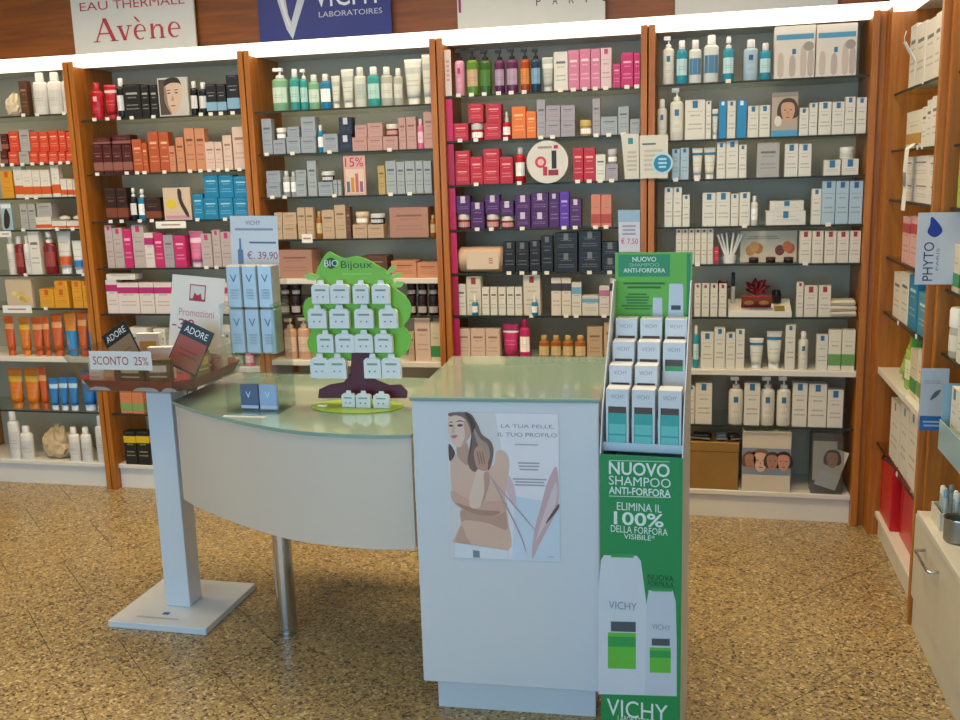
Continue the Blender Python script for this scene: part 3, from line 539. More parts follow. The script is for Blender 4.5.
for i, sp in enumerate(RSPEC): fill(sp, SR[i], RZ[i][0], 'right wall bay', ORD[i+1]+' shelf', xplane, FRONT, .2, xlocal, (3.385+.0345, 4.303-.0345), RZ[i-1][0]-.03 if i else ZT-.026)
tR2, SR2 = unit('cherry wood shelving bay at right edge above the drawer cabinet', .98, (XR0+.022, 3.382, 0), -PI/2, [(1.884, 'g'), (1.66, 'g'), (1.463, 'g'), (1.20, 'g'), (.99, 'g')], .333, 0)
def xr2(k, s, y, w, h, z, desc, n, sh):
    product(k, s, w, w*.8 if k == 'b' else w, h, (XR0+FRONT+.05, y, z+.0004), -PI/2, '%s, %s from panel on %s of bay at right edge' % (desc, n, sh), 'products on the shop shelves')
for j, (z, its) in enumerate([(1.884, [('b', 'wn', 'white box'), ('b', 'wg', 'white box with green band')]), (1.66, [('b', 'wn', 'white box'), ('b', 'lg', 'lime green box')]), (1.463, [('b', 'lg', 'lime green box'), ('b', 'gbot', 'cream box with green band'), ('b', 'wn', 'white box')]),
     (1.20, [('b', 'gbot', 'cream box with green band'), ('b', 'wb', 'white box with blue square'), ('b', 'wn', 'white box')]), (.99, [('j', 'cl', 'clear jar with white label'), ('b', 'wb', 'white box with blue square'), ('b', 'wn', 'white box')])]):
    for i, (k, s, ds) in enumerate(its): xr2(k, s, 3.255-.11*i, .085, .15+.01*((i*3+j) % 3), z, ds, ORD[i+1], ORD[j+1]+' shelf')
# corner filler, fascia, cornice
struct(obj('trim_1', box(.7095, .7345, 4.385, 4.40, 0, ZT), WOODV)); struct(obj('trim_2', box(.7345, .78, 4.3045, 4.40, 0, ZT), WOODV))
fa = struct(obj('trim_3', box(XL, .80, 4.42, 4.44, 2.256, ZC), WOODH))
struct(obj('trim_4', box(.80, .82, 2.3, 4.44, 2.256, ZC), WOODH))
t = thing('light_cornice', 'glowing white light strip running along the top of the shelving', 'lamp', (0, 0, ZT))
obj('diffuser', box(X1-B, .735, Y0-.004, Y0+.055, .0006, .030, .002), CORN, t)
obj('diffuser', box(.7352, .7952, 2.4, Y0+.055, .0006, .030, .002), CORN, t)
obj('cover_board', box(X1-B, .7955, Y0-.002, Y0+.059, .0302, .0312), WHITE, t); obj('cover_board', box(.737, .7955, 2.4, Y0-.0022, .0302, .0312), WHITE, t)

# ------------------------------------------------------------------ signs above the shelves
def sign(name, label, x0, x1, mat, z1=2.66):
    t = thing(name, label, 'sign', (x0, 4.40, 2.2572)); W = x1-x0; H = z1-2.2557
    obj('board', box(0, W, -.012, 0, 0, H, .001), mat, t); return t, W
RED = flat('#b5303c', .5); SW = flat('#cfd0ce', .5)
t, W = sign('brand_sign', 'white sign with red serif lettering above the second shelving bay', -3.05, -2.384, SW)
text('EAU', .05, .205, .205, .245, RED, t, -.0125); text('THERMALE', .235, .62, .205, .245, RED, t, -.0125)
S_ = .665/127  # metres per photo pixel on this board
def stroke(pts): return poly(pts, RED, t, -.0126, 'lettering')
zb, zx, zc = .055, .125, .165      # baseline, x height, cap height
def bar(xa, za, xb, zb_, wd): return [(xa-wd/2, za), (xa+wd/2, za), (xb+wd/2, zb_), (xb-wd/2, zb_)]
for q in (bar(.125, zb, .178, zc, .009), bar(.225, zb, .178, zc, .022), [(.147, zb+.035), (.203, zb+.035), (.203, zb+.042), (.147, zb+.042)], [(.108, zb), (.145, zb), (.145, zb+.005), (.108, zb+.005)], [(.203, zb), (.248, zb), (.248, zb+.005), (.203, zb+.005)],
          bar(.285, zb, .258, zx, .018), bar(.285, zb, .312, zx, .008), [(.243, zx-.005), (.278, zx-.005), (.278, zx), (.243, zx)], [(.297, zx-.005), (.327, zx-.005), (.327, zx), (.297, zx)],
          bar(.368, zx+.012, .345, zx+.038, .012),
          bar(.435, zb, .435, zx, .016), bar(.487, zb, .487, zx-.02, .016), [(.420, zb), (.452, zb), (.452, zb+.005), (.420, zb+.005)], [(.472, zb), (.504, zb), (.504, zb+.005), (.472, zb+.005)], [(.443, zx-.022), (.455, zx-.006), (.480, zx-.004), (.493, zx-.02), (.479, zx-.02), (.470, zx-.012), (.456, zx-.014), (.443, zx-.03)]): stroke(q)
for ex in (.368, .553):
    out = ring(ex, (zb+zx)/2, .034, .037, 28)[1:25]; inn = ring(ex+.003, (zb+zx)/2, .021, .031, 28)[1:25]
    v = [(x, -.0126, z) for x, z in out+inn]; n = 24
    obj('lettering', mesh('e', v, [(i, i+1, i+1+n, i+n) for i in range(n-1)]), RED, t)
    stroke([(ex-.022, zb+.036), (ex+.034, zb+.036), (ex+.034, zb+.042), (ex-.022, zb+.042)])
NAVY = flat('#27307e', .4); LT = flat('#c3cbd8', .5)
t, W = sign('brand_sign', 'deep blue sign with a pale V emblem above the third shelving bay', -2.053, -1.395, NAVY)
poly([(.085, .245), (.135, .245), (.152, .12), (.165, .085), (.178, .12), (.225, .245), (.262, .235), (.200, .09), (.168, -.0+.008), (.140, .055)], LT, t, -.0126, 'emblem')
poly([(.10, .235), (.123, .235), (.142, .12), (.163, .05), (.148, .08)], flat('#e3e8ee', .5), t, -.0128, 'emblem')
text('VICHY', .285, .62, .143, .245, flat('#dfe3ea'), t, -.0126); text('LABORATOIRES', .305, .615, .098, .122, flat('#b9c2d6'), t, -.0126)
t, W = sign('brand_sign', 'white sign with spaced dark letters above the fourth shelving bay', -1.083, -.419, SW)
for i, ch in enumerate('PARIS'):
    x = .36+.073*i; text(ch, x, x+(.006 if ch == 'I' else .022), .082, .118, flat('#3a3a44'), t, -.0126)
rect(.006, .018, .075, .40, flat('#8a2a5c'), t, -.0126, 'colour_stroke')
t, W = sign('brand_sign', 'plain white sign board above the fifth shelving bay', -.12, .541, SW)
lines(.1, .55, .22, .36, 3, flat('#3a6ea0'), t, -.0126)

# ------------------------------------------------------------------ tower counter and table
FROST = flat('#8ba495', .12, 0, .6, .03); GEDGE = flat('#7fae98', .15, 0, .4)
LACQ = flat('#d3d4d6', .25, 0, .3, .015)
TR = math.radians(3.0)
t = thing('counter_tower', 'white square counter tower with frosted green glass top and poster', 'counter', (-.53, 2.868, 0), TR)
obj('plinth', box(-.252, .230, -.27, .27, 0, .102, .001), LACQ, t)
obj('body', box(-.288, .246, -.305, .305, .102, .9785, .003), LACQ, t)
obj('glass_top', box(-.294, .252, -.312,   .312, .979, .991, .003), FROST, t)
# poster on the tower front
PW, PHt = .320, .438
pt = thing('poster', 'advertising poster of a woman with pink ribbon, taped to white counter', 'poster')
pt.location = Vector((-.53, 2.868, 0)) + Matrix.Rotation(TR, 3, 'Z') @ Vector((-.1860, -.3065, .507)); pt.rotation_euler = (0, 0, TR)
obj('sheet', box(0, PW, -.0008, 0, 0, PHt), flat('#e9e1e4', .35), pt)
def PP(l): return [(x*PW, (1-y)*PHt) for x, y in l]
SK = flat('#c79d88', .5); SK2 = flat('#b3836c', .5); SK3 = flat('#d8b8a6', .5); HR = flat('#5d4136', .5); HR2 = flat('#8a6a52', .5)
def pp(l, c, y, n='print', sm=True):
    c = '#%02x%02x%02x' % tuple(min(255, int(255-(255-int(c[i:i+2], 16))*.88)) for i in (1, 3, 5)) if int(c[1:3], 16) > 150 else c
    q = PP([((a-25)/510, (b-22)/678) for a, b in l]); poly(smooth_pts(q) if sm else q, flat(c, .4), pt, y, n)
pp([(26, 23), (250, 23), (300, 360), (280, 699), (26, 699)], '#d5cdcb', -.0009, 'print', False)
pp([(330, 400), (534, 430), (534, 699), (310, 699)], '#c6d2de', -.0009, 'print', False)
pp([(285, 290), (320, 330), (335, 400), (330, 440), (300, 400)], '#d3b0b4', -.0011, 'ribbon_print')
pp([(524, 262), (482, 330), (450, 440), (415, 570), (404, 692), (440, 622), (500, 505), (530, 430)], '#c9a0a2', -.0011, 'ribbon_print')
pp([(520, 330), (490, 400), (455, 500), (425, 600), (450, 560), (500, 470), (524, 400)], '#d9bfc0', -.0013, 'ribbon_print')
pp([(531, 430), (500, 470), (470, 520), (480, 515), (510, 480), (531, 450)], '#6d4a4c', -.0015, 'ribbon_print')
for q in ([(231, 335), (236, 335), (345, 555), (376, 650), (373, 650), (338, 555)], [(233, 333), (237, 335), (328, 440), (416, 545), (413, 547), (324, 445)]): pp(q, '#b09298', -.0026, 'ribbon_print')
pp([(36, 250), (70, 212), (120, 228), (160, 285), (235, 260), (250, 200), (278, 190), (303, 215), (308, 270), (296, 340), (284, 420), (297, 520), (291, 660), (50, 632), (46, 600), (76, 530), (76, 462), (40, 400)], '#d8ab92', -.0014, 'figure_print')
pp([(80, 470), (160, 492), (240, 495), (282, 470), (292, 520), (285, 560), (200, 530), (100, 520), (78, 530)], '#b98a74', -.0016, 'figure_print')
pp([(50, 605), (78, 545), (100, 600), (120, 640), (52, 632)], '#c29480', -.0016, 'figure_print')
pp([(70, 170), (112, 150), (128, 240), (110, 262), (72, 225)], '#b88870', -.0016, 'neck_print')
pp([(30, 60), (42, 28), (100, 30), (134, 70), (136, 118), (104, 165), (72, 180), (45, 152), (32, 110)], '#e0b8a2', -.0018, 'face_print')
pp([(104, 60), (134, 75), (136, 118), (104, 165), (90, 170), (108, 130)], '#c4937c', -.0019, 'face_print')
pp([(40, 23), (130, 23), (166, 70), (186, 118), (226, 150), (238, 200), (218, 275), (190, 285), (140, 290), (116, 245), (130, 170), (136, 110), (112, 52), (70, 34), (40, 40)], '#7d6155', -.0020, 'hair_print')
pp([(150, 90), (180, 140), (212, 165), (220, 220), (196, 262), (184, 200), (160, 150)], '#9c8274', -.0022, 'hair_print')
pp([(110, 25), (128, 24), (158, 75), (140, 120), (134, 180), (124, 235), (140, 150), (136, 80)], '#4d3830', -.0022, 'hair_print')
pp([(30, 168), (48, 182), (58, 214), (32, 244)], '#5a463e', -.0020, 'hair_print')
pp([(38, 382), (120, 425), (200, 428), (282, 425), (288, 468), (230, 496), (160, 490), (80, 462), (40, 432)], '#cd9c84', -.0022, 'arm_print')
pp([(60, 440), (160, 468), (260, 472), (230, 494), (150, 490), (80, 462)], '#a87860', -.0023, 'arm_print')
pp([(118, 420), (148, 310), (165, 278), (210, 285), (216, 335), (196, 400), (170, 452), (130, 462)], '#e2bca6', -.0024, 'arm_print')
pp([(190, 300), (212, 290), (216, 335), (196, 400), (172, 448), (190, 380)], '#b98a74', -.0025, 'arm_print')
pp([(148, 195), (172, 168), (190, 190), (207, 225), (207, 282), (165, 278), (150, 240)], '#bb8468', -.0026, 'hand_print')
for a in (160, 172, 184): pp([(a, 200), (a+5, 200), (a+14, 250), (a+9, 252)], '#96705f', -.0027, 'finger_print')
pp([(34, 82), (44, 76), (54, 82), (44, 87)], '#54403a', -.0021, 'eye_print'); pp([(72, 80), (86, 73), (102, 78), (86, 86)], '#54403a', -.0021, 'eye_print')
pp([(33, 70), (46, 62), (55, 68), (46, 67)], '#6b5248', -.0021, 'brow_print'); pp([(68, 64), (86, 56), (106, 62), (86, 62)], '#6b5248', -.0021, 'brow_print')
pp([(54, 80), (62, 80), (58, 112), (46, 114)], '#cc9f88', -.0020, 'nose_print'); pp([(42, 132), (54, 124), (74, 126), (58, 140)], '#b0626a', -.0021, 'lip_print')
pp([(46, 628), (290, 655), (296, 699), (40, 699)], '#d9dadd', -.0028, 'waistband_print', False)
pp([(128, 660), (160, 664), (160, 696), (128, 696)], '#7d8494', -.0030, 'buckle_print', False)
GT = flat('#8d8b92', .5)
text('LA TUA PELLE,', .49*PW, .96*PW, (1-.10)*PHt, (1-.073)*PHt, GT, pt, -.0013); text('IL TUO PROFILO', .46*PW, .985*PW, (1-.155)*PHt, (1-.128)*PHt, GT, pt, -.0013)
for z0, z1, n, xa, xb in ((.215, .20, 1, .60, .83), (.385, .32, 3, .62, .84), (.49, .43, 3, .57, .90), (.975, .965, 1, .88, .95)): lines(xa*PW, xb*PW, (1-z0)*PHt, (1-z1)*PHt, n, flat('#a9a4aa'), pt, -.0013)

# table beside the tower: curved front
t = thing('curved_table', 'white bow-fronted table with pale green glass top and chrome leg', 'table', (0, 0, 0))
front = []
L0, L1 = Vector((-1.822, 2.966)), Vector((-.812, 2.64))
pts = [(172, 401), (190, 408), (227, 418), (262, 425.5), (300, 431), (345, 434), (380, 435), (411, 434.5)]
ZTB = .853
front = [onZ(x, y, ZTB) for x, y in pts]
front = [(p.x, p.y) for p in front]; front[-1] = (min(front[-1][0], -.835), front[-1][1])
front.sort()
dense = []
for i in range(len(front)-1):
    p0, p1, p2, p3 = front[max(i-1, 0)], front[i], front[i+1], front[min(i+2, len(front)-1)]
    for k in range(5):
        q = k/5; dense.append(tuple(.5*(2*p1[d]+(p2[d]-p0[d])*q+(2*p0[d]-5*p1[d]+4*p2[d]-p3[d])*q*q+(3*p1[d]-p0[d]-3*p2[d]+p3[d])*q**3) for d in (0, 1)))
front = dense+[front[-1]]
N_ = len(front)
back = [(-.868, 3.42), (-1.83, 3.47)]
outl = front+back
v = [(x, y, ZTB-.012) for x, y in outl]+[(x, y, ZTB) for x, y in outl]; n = len(outl)
obj('glass_top', mesh('top', v, [tuple(range(n-1, -1, -1)), tuple(range(n, 2*n))]+[(i, (i+1) % n, (i+1) % n+n, i+n) for i in range(n)]), FROST, t)
v, f = [], []
ins = .012
fr = [(x+(.004 if i == 0 else 0), y+ins) for i, (x, y) in enumerate(front)]; fr[-1] = (fr[-1][0]-.004, fr[-1][1])
for x, y in fr: v += [(x, y, .485), (x, y, ZTB-.0125), (x+.0, y+.02, .485), (x, y+.02, ZTB-.0125)]
for i in range(len(fr)-1):
    a, b = 4*i, 4*i+4; f += [(a, b, b+1, a+1), (a+2, a+3, b+3, b+2), (a, a+2, b+2, b), (a+1, b+1, b+3, a+3)]
f += [(0, 1, 3, 2), (4*len(fr)-4, 4*len(fr)-2, 4*len(fr)-1, 4*len(fr)-3)]
am = mesh('apron', v, f, True); am.set_sharp_from_angle(angle=math.radians(40))
ap = obj('curved_apron', am, flat('#d8c8b6', .35, 0, .2, .015), t)
obj('end_panel', box(fr[0][0], fr[0][0]+.02, fr[0][1]+.021, 3.44, .485, ZTB-.0125, .001), LACQ, t)
lg = (-1.437, 2.965)
obj('leg', lathe([(.034, .006), (.034, ZTB-.0125)], 24), CHROME, t, (lg[0], lg[1], 0)); obj('foot', lathe([(.036, 0), (.036, .012)], 20), CHROME, t, (lg[0], lg[1], 0))
obj('leg', lathe([(.034, .006), (.034, ZTB-.0125)], 24), CHROME, t, (-.895, 3.36, 0)); obj('foot', lathe([(.036, 0), (.036, .012)], 20), CHROME, t, (-.895, 3.36, 0))
ZTOP = ZTB+.0003

# ------------------------------------------------------------------ promo stand with tray
WST = flat('#d6dbe0', .3, 0, .3, .01)
PC = (-1.925, 3.093)
t = thing('promo_stand', 'white square pedestal with flat base carrying the clear promotion tray', 'stand', (PC[0], PC[1], 0))
obj('base', box(-.2, .2, -.2, .2, 0, .026, .002), WST, t)
obj('pole', box(-.051, .051, -.045, .045, .026, .893, .002), WST, t)
rect(-.035, -.008, 0, .02, flat('#2a6aa8'), t, 0, 'logo').matrix_local = Matrix.Translation((0.01, -.12, .0266)) @ Matrix.Rotation(-PI/2, 4, 'X') @ Matrix.Translation((0, 0, 0))
q = lines(-.12, .07, 0, .012, 2, flat('#a9adb0'), t, 0); q.matrix_local = Matrix.Translation((0.0, -.155, .0266)) @ Matrix.Rotation(-PI/2, 4, 'X')
zt0, zt1 = .9005, 1.035
t = thing('display_tray', 'clear acrylic octagonal tray full of small promotional packs on white pedestal', 'tray', (PC[0], PC[1], zt0))
def octa(a, c): return [(-a+c, -a), (a-c, -a), (a, -a+c), (a, a-c), (a-c, a), (-a+c, a), (-a, a-c), (-a, -a+c)]
lo, hi = octa(.215, .05), octa(.27, .07)
v = [(x, y, 0) for x, y in lo]+[(x, y, zt1-zt0) for x, y in hi]
obj('mount_plate', box(-.08, .08, -.08, .08, -.0072, -.0004), WST, t)
obj('floor_plate', mesh('fp', [(x*.995, y*.995, 0) for x, y in lo]+[(x*.995, y*.995, .004) for x, y in lo], [tuple(range(7, -1, -1)), tuple(range(8, 16))]+[(i, (i+1) % 8, (i+1) % 8+8, i+8) for i in range(8)]), ACRYL, t)
for i in range(8):
    j = (i+1) % 8; a, b, c, d = (Vector(v[k]) for k in (i, j, j+8, i+8)); nrm = (b-a).cross(d-a).normalized()*-.003
    obj('side_wall', mesh('sw', [tuple(p) for p in (a, b, c, d, a+nrm, b+nrm, c+nrm, d+nrm)], [(0, 1, 2, 3), (7, 6, 5, 4), (0, 4, 5, 1), (1, 5, 6, 2), (2, 6, 7, 3), (3, 7, 4, 0)]), ACRYL, t)
REDP = flat('#8d1c33', .5)
q = octa(.205, .05); q2 = octa(.226, .055)
obj('red_liner', mesh('lin', [(x, y, .0045) for x, y in q]+[(x, y, .045) for x, y in q2], [tuple(range(8))]+[(i, (i+1) % 8, (i+1) % 8+8, i+8) for i in range(8)]), REDP, t)
for i, (x, wd) in enumerate(((-.12, .06), (.06, .07), (.15, .04))):
    poly([(x+a, max(b, .0065)) for a, b in ring(0, .006, wd*.7, .014, 20)], flat('#c9c4c4'), t, -.2125, 'liner_print')
def pack(name, label, cat, w, h, d, loc, rot, mat):
    o = thing(name, label, cat, loc); o.rotation_euler = rot
    obj('body', box(-w/2, w/2, -d/2, d/2, 0, h, .001), mat, o); return o
TZ = zt0+.0055
BK = flat('#1d191a', .35)
for lab, x, y, rot, cm in (('black magazine-like sachet leaning left in the clear tray', -.055, -.10, (-.2, -.55, .0), '#8d7258'), ('black sachet with red picture leaning right in the clear tray', .138, -.105, (-.2, .42, 0), '#a04a3a')):
    o = pack('promo_sachet', lab, 'sachet', .12, .17, .006, (PC[0]+x, PC[1]+y, TZ+.055), rot, BK)
    rect(-.056, .056, .008, .118, printed(cm, '#3a2a22', 6), o, -.0036, 'picture'); text('ADORE', -.046, .046, .132, .156, PAPER, o, -.0036)
k = 0
WHERE = 'front left corner|front centre|front right corner|right side|middle|left side|back centre|back left corner|back right corner|front edge|centre right|rear edge'.split('|')
for i, (x, y, w_, h_, c, cn) in enumerate([(-.165, -.15, .05, .09, '#d0c2a8', 'cream'), (-.02, -.16, .10, .10, '#3a302a', 'dark brown'), (.085, -.155, .09, .105, '#54462f', 'olive brown'), (.178, -.045, .075, .115, '#7d6f4c', 'khaki'), (0, 0, .09, .12, '#dcdad4', 'white'),
        (-.165, .0, .05, .1, '#2b2624', 'black'), (.03, .12, .09, .15, '#d8d6d0', 'white'), (-.12, .12, .09, .15, '#d8dcd6', 'white'), (.155, .13, .07, .14, '#cfcdc6', 'white'), (-.100, -.165, .04, .07, '#b08a72', 'tan'), (.16, .055, .045, .11, '#7a2436', 'wine red'), (-.03, .185, .05, .13, '#4f7d58', 'green')]):
    o = pack('sample_pack', '%s small sample pack at %s of the clear tray' % (cn, WHERE[i]), 'pack', w_, h_, .03, (PC[0]+x, PC[1]+y, TZ), (0, 0, (0, 0, .1, 1.35, .2, .7, -.1, .15, -.2, 0, .1, 0)[i]), printed(c, '#efe6d0' if i in (1, 2, 3, 5, 10) else '#6a625c', 6))
    rect(-w_*.36, w_*.36, h_*.6, h_*.8, flat(('#d8cfc0', '#c9a24a')[i % 2]), o, -.0156, 'label')
o = thing('promotion_card', 'white promotion card with red -30 standing in the clear tray', 'sign', (-1.805, 3.12, TZ+.098)); o.rotation_euler = (-.12, .09, 0)
obj('sheet', box(-.105, .105, -.001, .001, 0, .275), flat('#ece4da', .5), o)
rect(-.032, .032, .185, .245, RED, o, -.0014, 'logo_frame'); rect(-.028, .028, .193, .241, flat('#dcd7d2', .5), o, -.0018, 'logo_field'); poly([(-.018, .193), (.018, .193), (.014, .214), (0, .206), (-.012, .216)], RED, o, -.0020, 'logo_mark')
text('Promozioni', -.07, .07, .128, .155, flat('#c98d86'), o, -.0014); text('-30', -.095, -.005, .078, .116, RED, o, -.0014)
obj('card_foot', box(-.012, .012, -.004, .004, -.085, 0), ACRYL, o)
o = thing('discount_card', 'small white card reading a 25% discount on front of clear tray', 'sign', (-1.908, 2.816, .995)); o.rotation_euler = (.0, 0, 0)
obj('card', box(-.118, .118, -.0012, 0, 0, .064), flat('#e4dfd6', .5), o); text('SCONTO  25%', -.105, .105, .017, .046, RED, o, -.0016)
obj('clip', box(-.012, .012, 0, .012, .01, .03), ACRYL, o)

# ------------------------------------------------------------------ acrylic counter display with price card
yc = 2.90
pL, pR = onY(235, 400, yc-.03), onY(284, 400, yc-.03)
xa, xb = pL.x, pR.x; Wd = xb-xa
t = thing('acrylic_display', 'clear acrylic counter display of silver boxes with price card', 'display', ((xa+xb)/2, yc, ZTOP))
h1 = onY(250, 308, yc-.03).z-ZTOP; h0 = onY(250, 353, yc-.03).z-ZTOP; h2 = onY(250, 265, yc-.03).z-ZTOP; hT = onY(250, 222, yc+.06).z-ZTOP
for s in (-1, 1): obj('side_plate', box(s*Wd/2-.0015, s*Wd/2+.0015, -.09, .06, .003, h1+.02), ACRYL, t)
obj('base_plate', box(-Wd/2-.0015, Wd/2+.0015, -.09, .06, 0, .003), ACRYL, t)
obj('tier', box(-Wd/2+.0016, Wd/2-.0016, -.045, .0598, h0-.006, h0-.001), ACRYL, t)
obj('back_plate', box(-Wd/2+.0016, Wd/2-.0016, .055, .0585, .0032, h2-.05), ACRYL, t)
o = thing('price_card', 'white price card with red euro price behind the silver boxes', 'sign', ((xa+xb)/2-.034, yc+.0625, ZTOP+h0)); o.rotation_euler = (-.03, 0.02, 0)
Wc = .172; Hc = hT-h0+.02
obj('sheet', box(-Wc/2, Wc/2, 0, .0014, 0, Hc), flat('#e4e2e2', .4), o)
text('VICHY', -.03, .025, Hc-.03, Hc-.016, flat('#a06a86'), o, -.0006); lines(-.07, .07, Hc-.052, Hc-.038, 1, flat('#9a9cb0'), o, -.0006)
lines(-.02, .08, Hc-.095, Hc-.083, 1, flat('#6a6f9c'), o, -.0006); text('€. 39,90', -.028, .083, Hc-.148, Hc-.118, flat('#a8456c'), o, -.0006)
poly([(-.062, Hc-.20), (-.042, Hc-.20), (-.042, Hc-.115), (-.048, Hc-.11), (-.049, Hc-.075), (-.055, Hc-.075), (-.056, Hc-.11), (-.062, Hc-.115)], flat('#6f86a8'), o, -.0006, 'bottle_print')
SIL = flat('#b4b8b8', .3, .5, 0, .15)
for r_ in range(2):
    for c_ in range(3):
        bw = (Wd-.012)/3; zz = ZTOP+(h0 if r_ == 0 else h1+.001); hh = (h1-h0) if r_ == 0 else (h2-h1)
        o = thing('serum_box', 'silver-blue serum box, %s of three in %s row of acrylic display' % (('left', 'middle', 'right')[c_], ('lower', 'upper')[r_]), 'box', ((xa+xb)/2-Wd/2+.006+bw*(c_+.5), yc-.012+.0, zz), 0, 'silver serum boxes')
        obj('carton', box(-bw/2+.001, bw/2-.001, -.028, .028, 0, hh-.0012, .004), SIL, o)
        text('V', -.012, .012, hh*.60, hh*.78, flat('#5a6f88'), o, -.0284); lines(-.015, .015, hh*.2, hh*.45, 4, flat('#9aa6ae'), o, -.0284)
for i, (dx, c, m) in enumerate(((-.033, '#5a6a86', 'dark grey-blue'), (.036, '#9fb6d6', 'pale blue'))):
    o = thing('leaflet_pack', '%s small leaflet pack in lower pocket of acrylic display' % m, 'leaflet', ((xa+xb)/2+dx, yc-.03, ZTOP+.0036), 0)
    obj('body', box(-.032, .032, -.006, .006, 0, .085, .001), flat(c, .25), o); text('V', -.012, .006, .040, .062, flat('#dfe6f0'), o, -.0065); obj('fold', box(-.031, .031, -.0068, -.006, .004, .014), flat('#c9d6e6'), o)
o = tag(obj('card_strip', box(-.075, .075, -.006, .006, 0, .0025), flat('#e6e2d4')), 'thin white card strip lying on glass tabletop before acrylic display', 'card'); o.location = ((xa+xb)/2-.01, yc-.125, ZTOP)

# ------------------------------------------------------------------ earring tree display
yt = 2.98
def T2(zx, zy): p = onY(300+.236*zx, 240+.236*zy, yt); return (p.x, p.z)
tb = onY(360, 400, yt)
t = thing('tree_display', 'bright green tree-shaped cardboard stand hung with white earring cards', 'display', (tb.x, yt, ZTOP))
def TT(l): return [(a-tb.x, b-ZTOP) for a, b in (T2(*q) for q in l)]
GRN = flat('#7fc02c', .4); GR2 = flat('#9ed05a', .4); DG = flat('#1d5a22', .5); MAR = flat('#5a1226', .45)
crown = [(95, 500), (45, 470), (32, 430), (48, 385), (22, 335), (14, 285), (28, 250), (62, 232), (72, 195), (68, 150), (85, 100), (120, 50), (150, 62), (190, 78), (235, 68), (290, 84), (330, 108), (368, 130), (392, 160), (405, 205), (448, 238), (472, 285), (462, 335), (440, 362), (466, 395), (470, 440), (448, 478), (400, 505), (300, 515), (180, 510)]
obj('crown', prism(smooth_pts(TT(crown), 3), -.003, .003), GRN, t)
for q in ([(18, 150), (45, 138), (95, 152), (60, 172), (30, 165)], [(365, 140), (385, 112), (412, 104), (402, 130), (378, 146)], [(380, 158), (410, 138), (440, 140), (425, 155), (395, 165)], [(385, 190), (415, 172), (447, 178), (430, 200), (398, 203)]):
    lf = obj('leaf', prism(TT(q), -.006, -.0034), GR2, t); c = TT(q); obj('leaf_vein', prism([((c[0][0]*.9+c[2][0]*.1), c[0][1]), (c[2][0], c[2][1]-.001), (c[2][0], c[2][1]+.001)], -.0064, -.006), GRN, lf)
zmin = min(p[1] for p in TT([(80, 668), (455, 668)]))
trunk = TT([(222, 470), (300, 470), (300, 540), (325, 590), (380, 612), (430, 610), (458, 640), (455, 668), (80, 668), (85, 630), (130, 610), (190, 600), (218, 560)])
tr = [(x, max(z, .0045)) for x, z in trunk]
obj('trunk', prism(tr, -.008, -.0035), MAR, t)
obj('base', lathe([(.16, 0), (.16, .004)], 24, 1, .62), flat('#8aa83c', .4), t, (.0, -.03, 0))
o_ = obj('badge', prism(ring(*TT([(133, 98)])[0], .0185, .0185, 20), -.0045, -.0032), DG, t)
a, b = TT([(106, 112), (164, 84)]); text('BIO', a[0], b[0], a[1], b[1], PAPER, t, -.0048)
a, b = TT([(176, 128), (306, 88)]); text('Bijoux', a[0], b[0], a[1], b[1], DG, t, -.0036)
a, b = TT([(180, 146), (305, 141)]); rect(a[0], b[0], a[1], b[1], GR2, t, -.0036, 'small_print')
CARDM = flat('#e6e6e6', .5); cnt = 0
rows = [((165, 265), [(65, 135), (143, 218), (238, 300), (318, 388)]), ((268, 368), [(50, 122), (140, 218), (245, 320), (348, 420)]), ((375, 470), [(88, 152), (165, 240), (245, 318), (330, 400)]), ((475, 578), [(60, 132), (136, 206), (285, 352), (360, 435)])]
def ecard(x, y, z0, w_, h_, lab, th=.016):
    o = thing('earring_card', lab, 'card', (x, y, z0), 0, 'earring cards on the tree display')
    hb = h_*.82; c = .25*w_
    obj('pouch', prism([(-w_/2, 0), (w_/2, 0), (w_/2, hb*.88), (w_/2-.12*w_, hb), (-w_/2+.12*w_, hb), (-w_/2, hb*.88)], -th/2, th/2), CARDM, o)
    obj('hang_tab', prism([(-c*.8, hb), (c*.8, hb), (c*.6, h_), (-c*.6, h_)], -.001, .001), CARDM, o)
    obj('title_print', box(-w_*.3, w_*.3, -th/2-.0006, -th/2, hb*.66, hb*.76), flat('#8d9a8c'), o)
    for s in (-1, 1): obj('earring', lathe([(.0008, -.0025), (.003, -.0012), (.003, .0012), (.0008, .0025)], 8), flat(random.choice(['#b0b4bc', '#c0a0a8', '#a8b4c0']), .25, .5), o, (s*w_*.16, -th/2-.003, hb*.36))
    return o
for i, ((za, zb_), cols) in enumerate(rows):
    for j, (xa_, xb_) in enumerate(cols):
        p, q = T2(xa_, zb_), T2(xb_, za)
        ecard((p[0]+q[0])/2, yt-.022, p[1], q[0]-p[0]-.001, q[1]-p[1]-.0015, 'white earring card, %s from left in %s row of green tree' % (ORD[j+1], ORD[i+1]))
        obj('hook', tube([((p[0]+q[0])/2-tb.x, -.003, q[1]-.006-ZTOP), ((p[0]+q[0])/2-tb.x, -.0207, q[1]-.006-ZTOP)], .0012, 6), CHROME, t)
for j, (xa_, xb_) in enumerate([(203, 253), (262, 318), (335, 395)]):
    p, q = T2(xa_, 670), T2(xb_, 592); ecard((p[0]+q[0])/2, yt-.05, ZTOP+.0048, q[0]-p[0], .056, '%s earring card standing on base of green tree' % ('small tan', 'small white', 'tilted white')[j])
o = tag(obj('loose_tag', box(-.017, .017, -.008, .008, 0, .004, .001), CARDM), 'small white tag lying at left on green tree base', 'tag'); o.location = (T2(120, 680)[0], yt-.055, ZTOP+.0046)

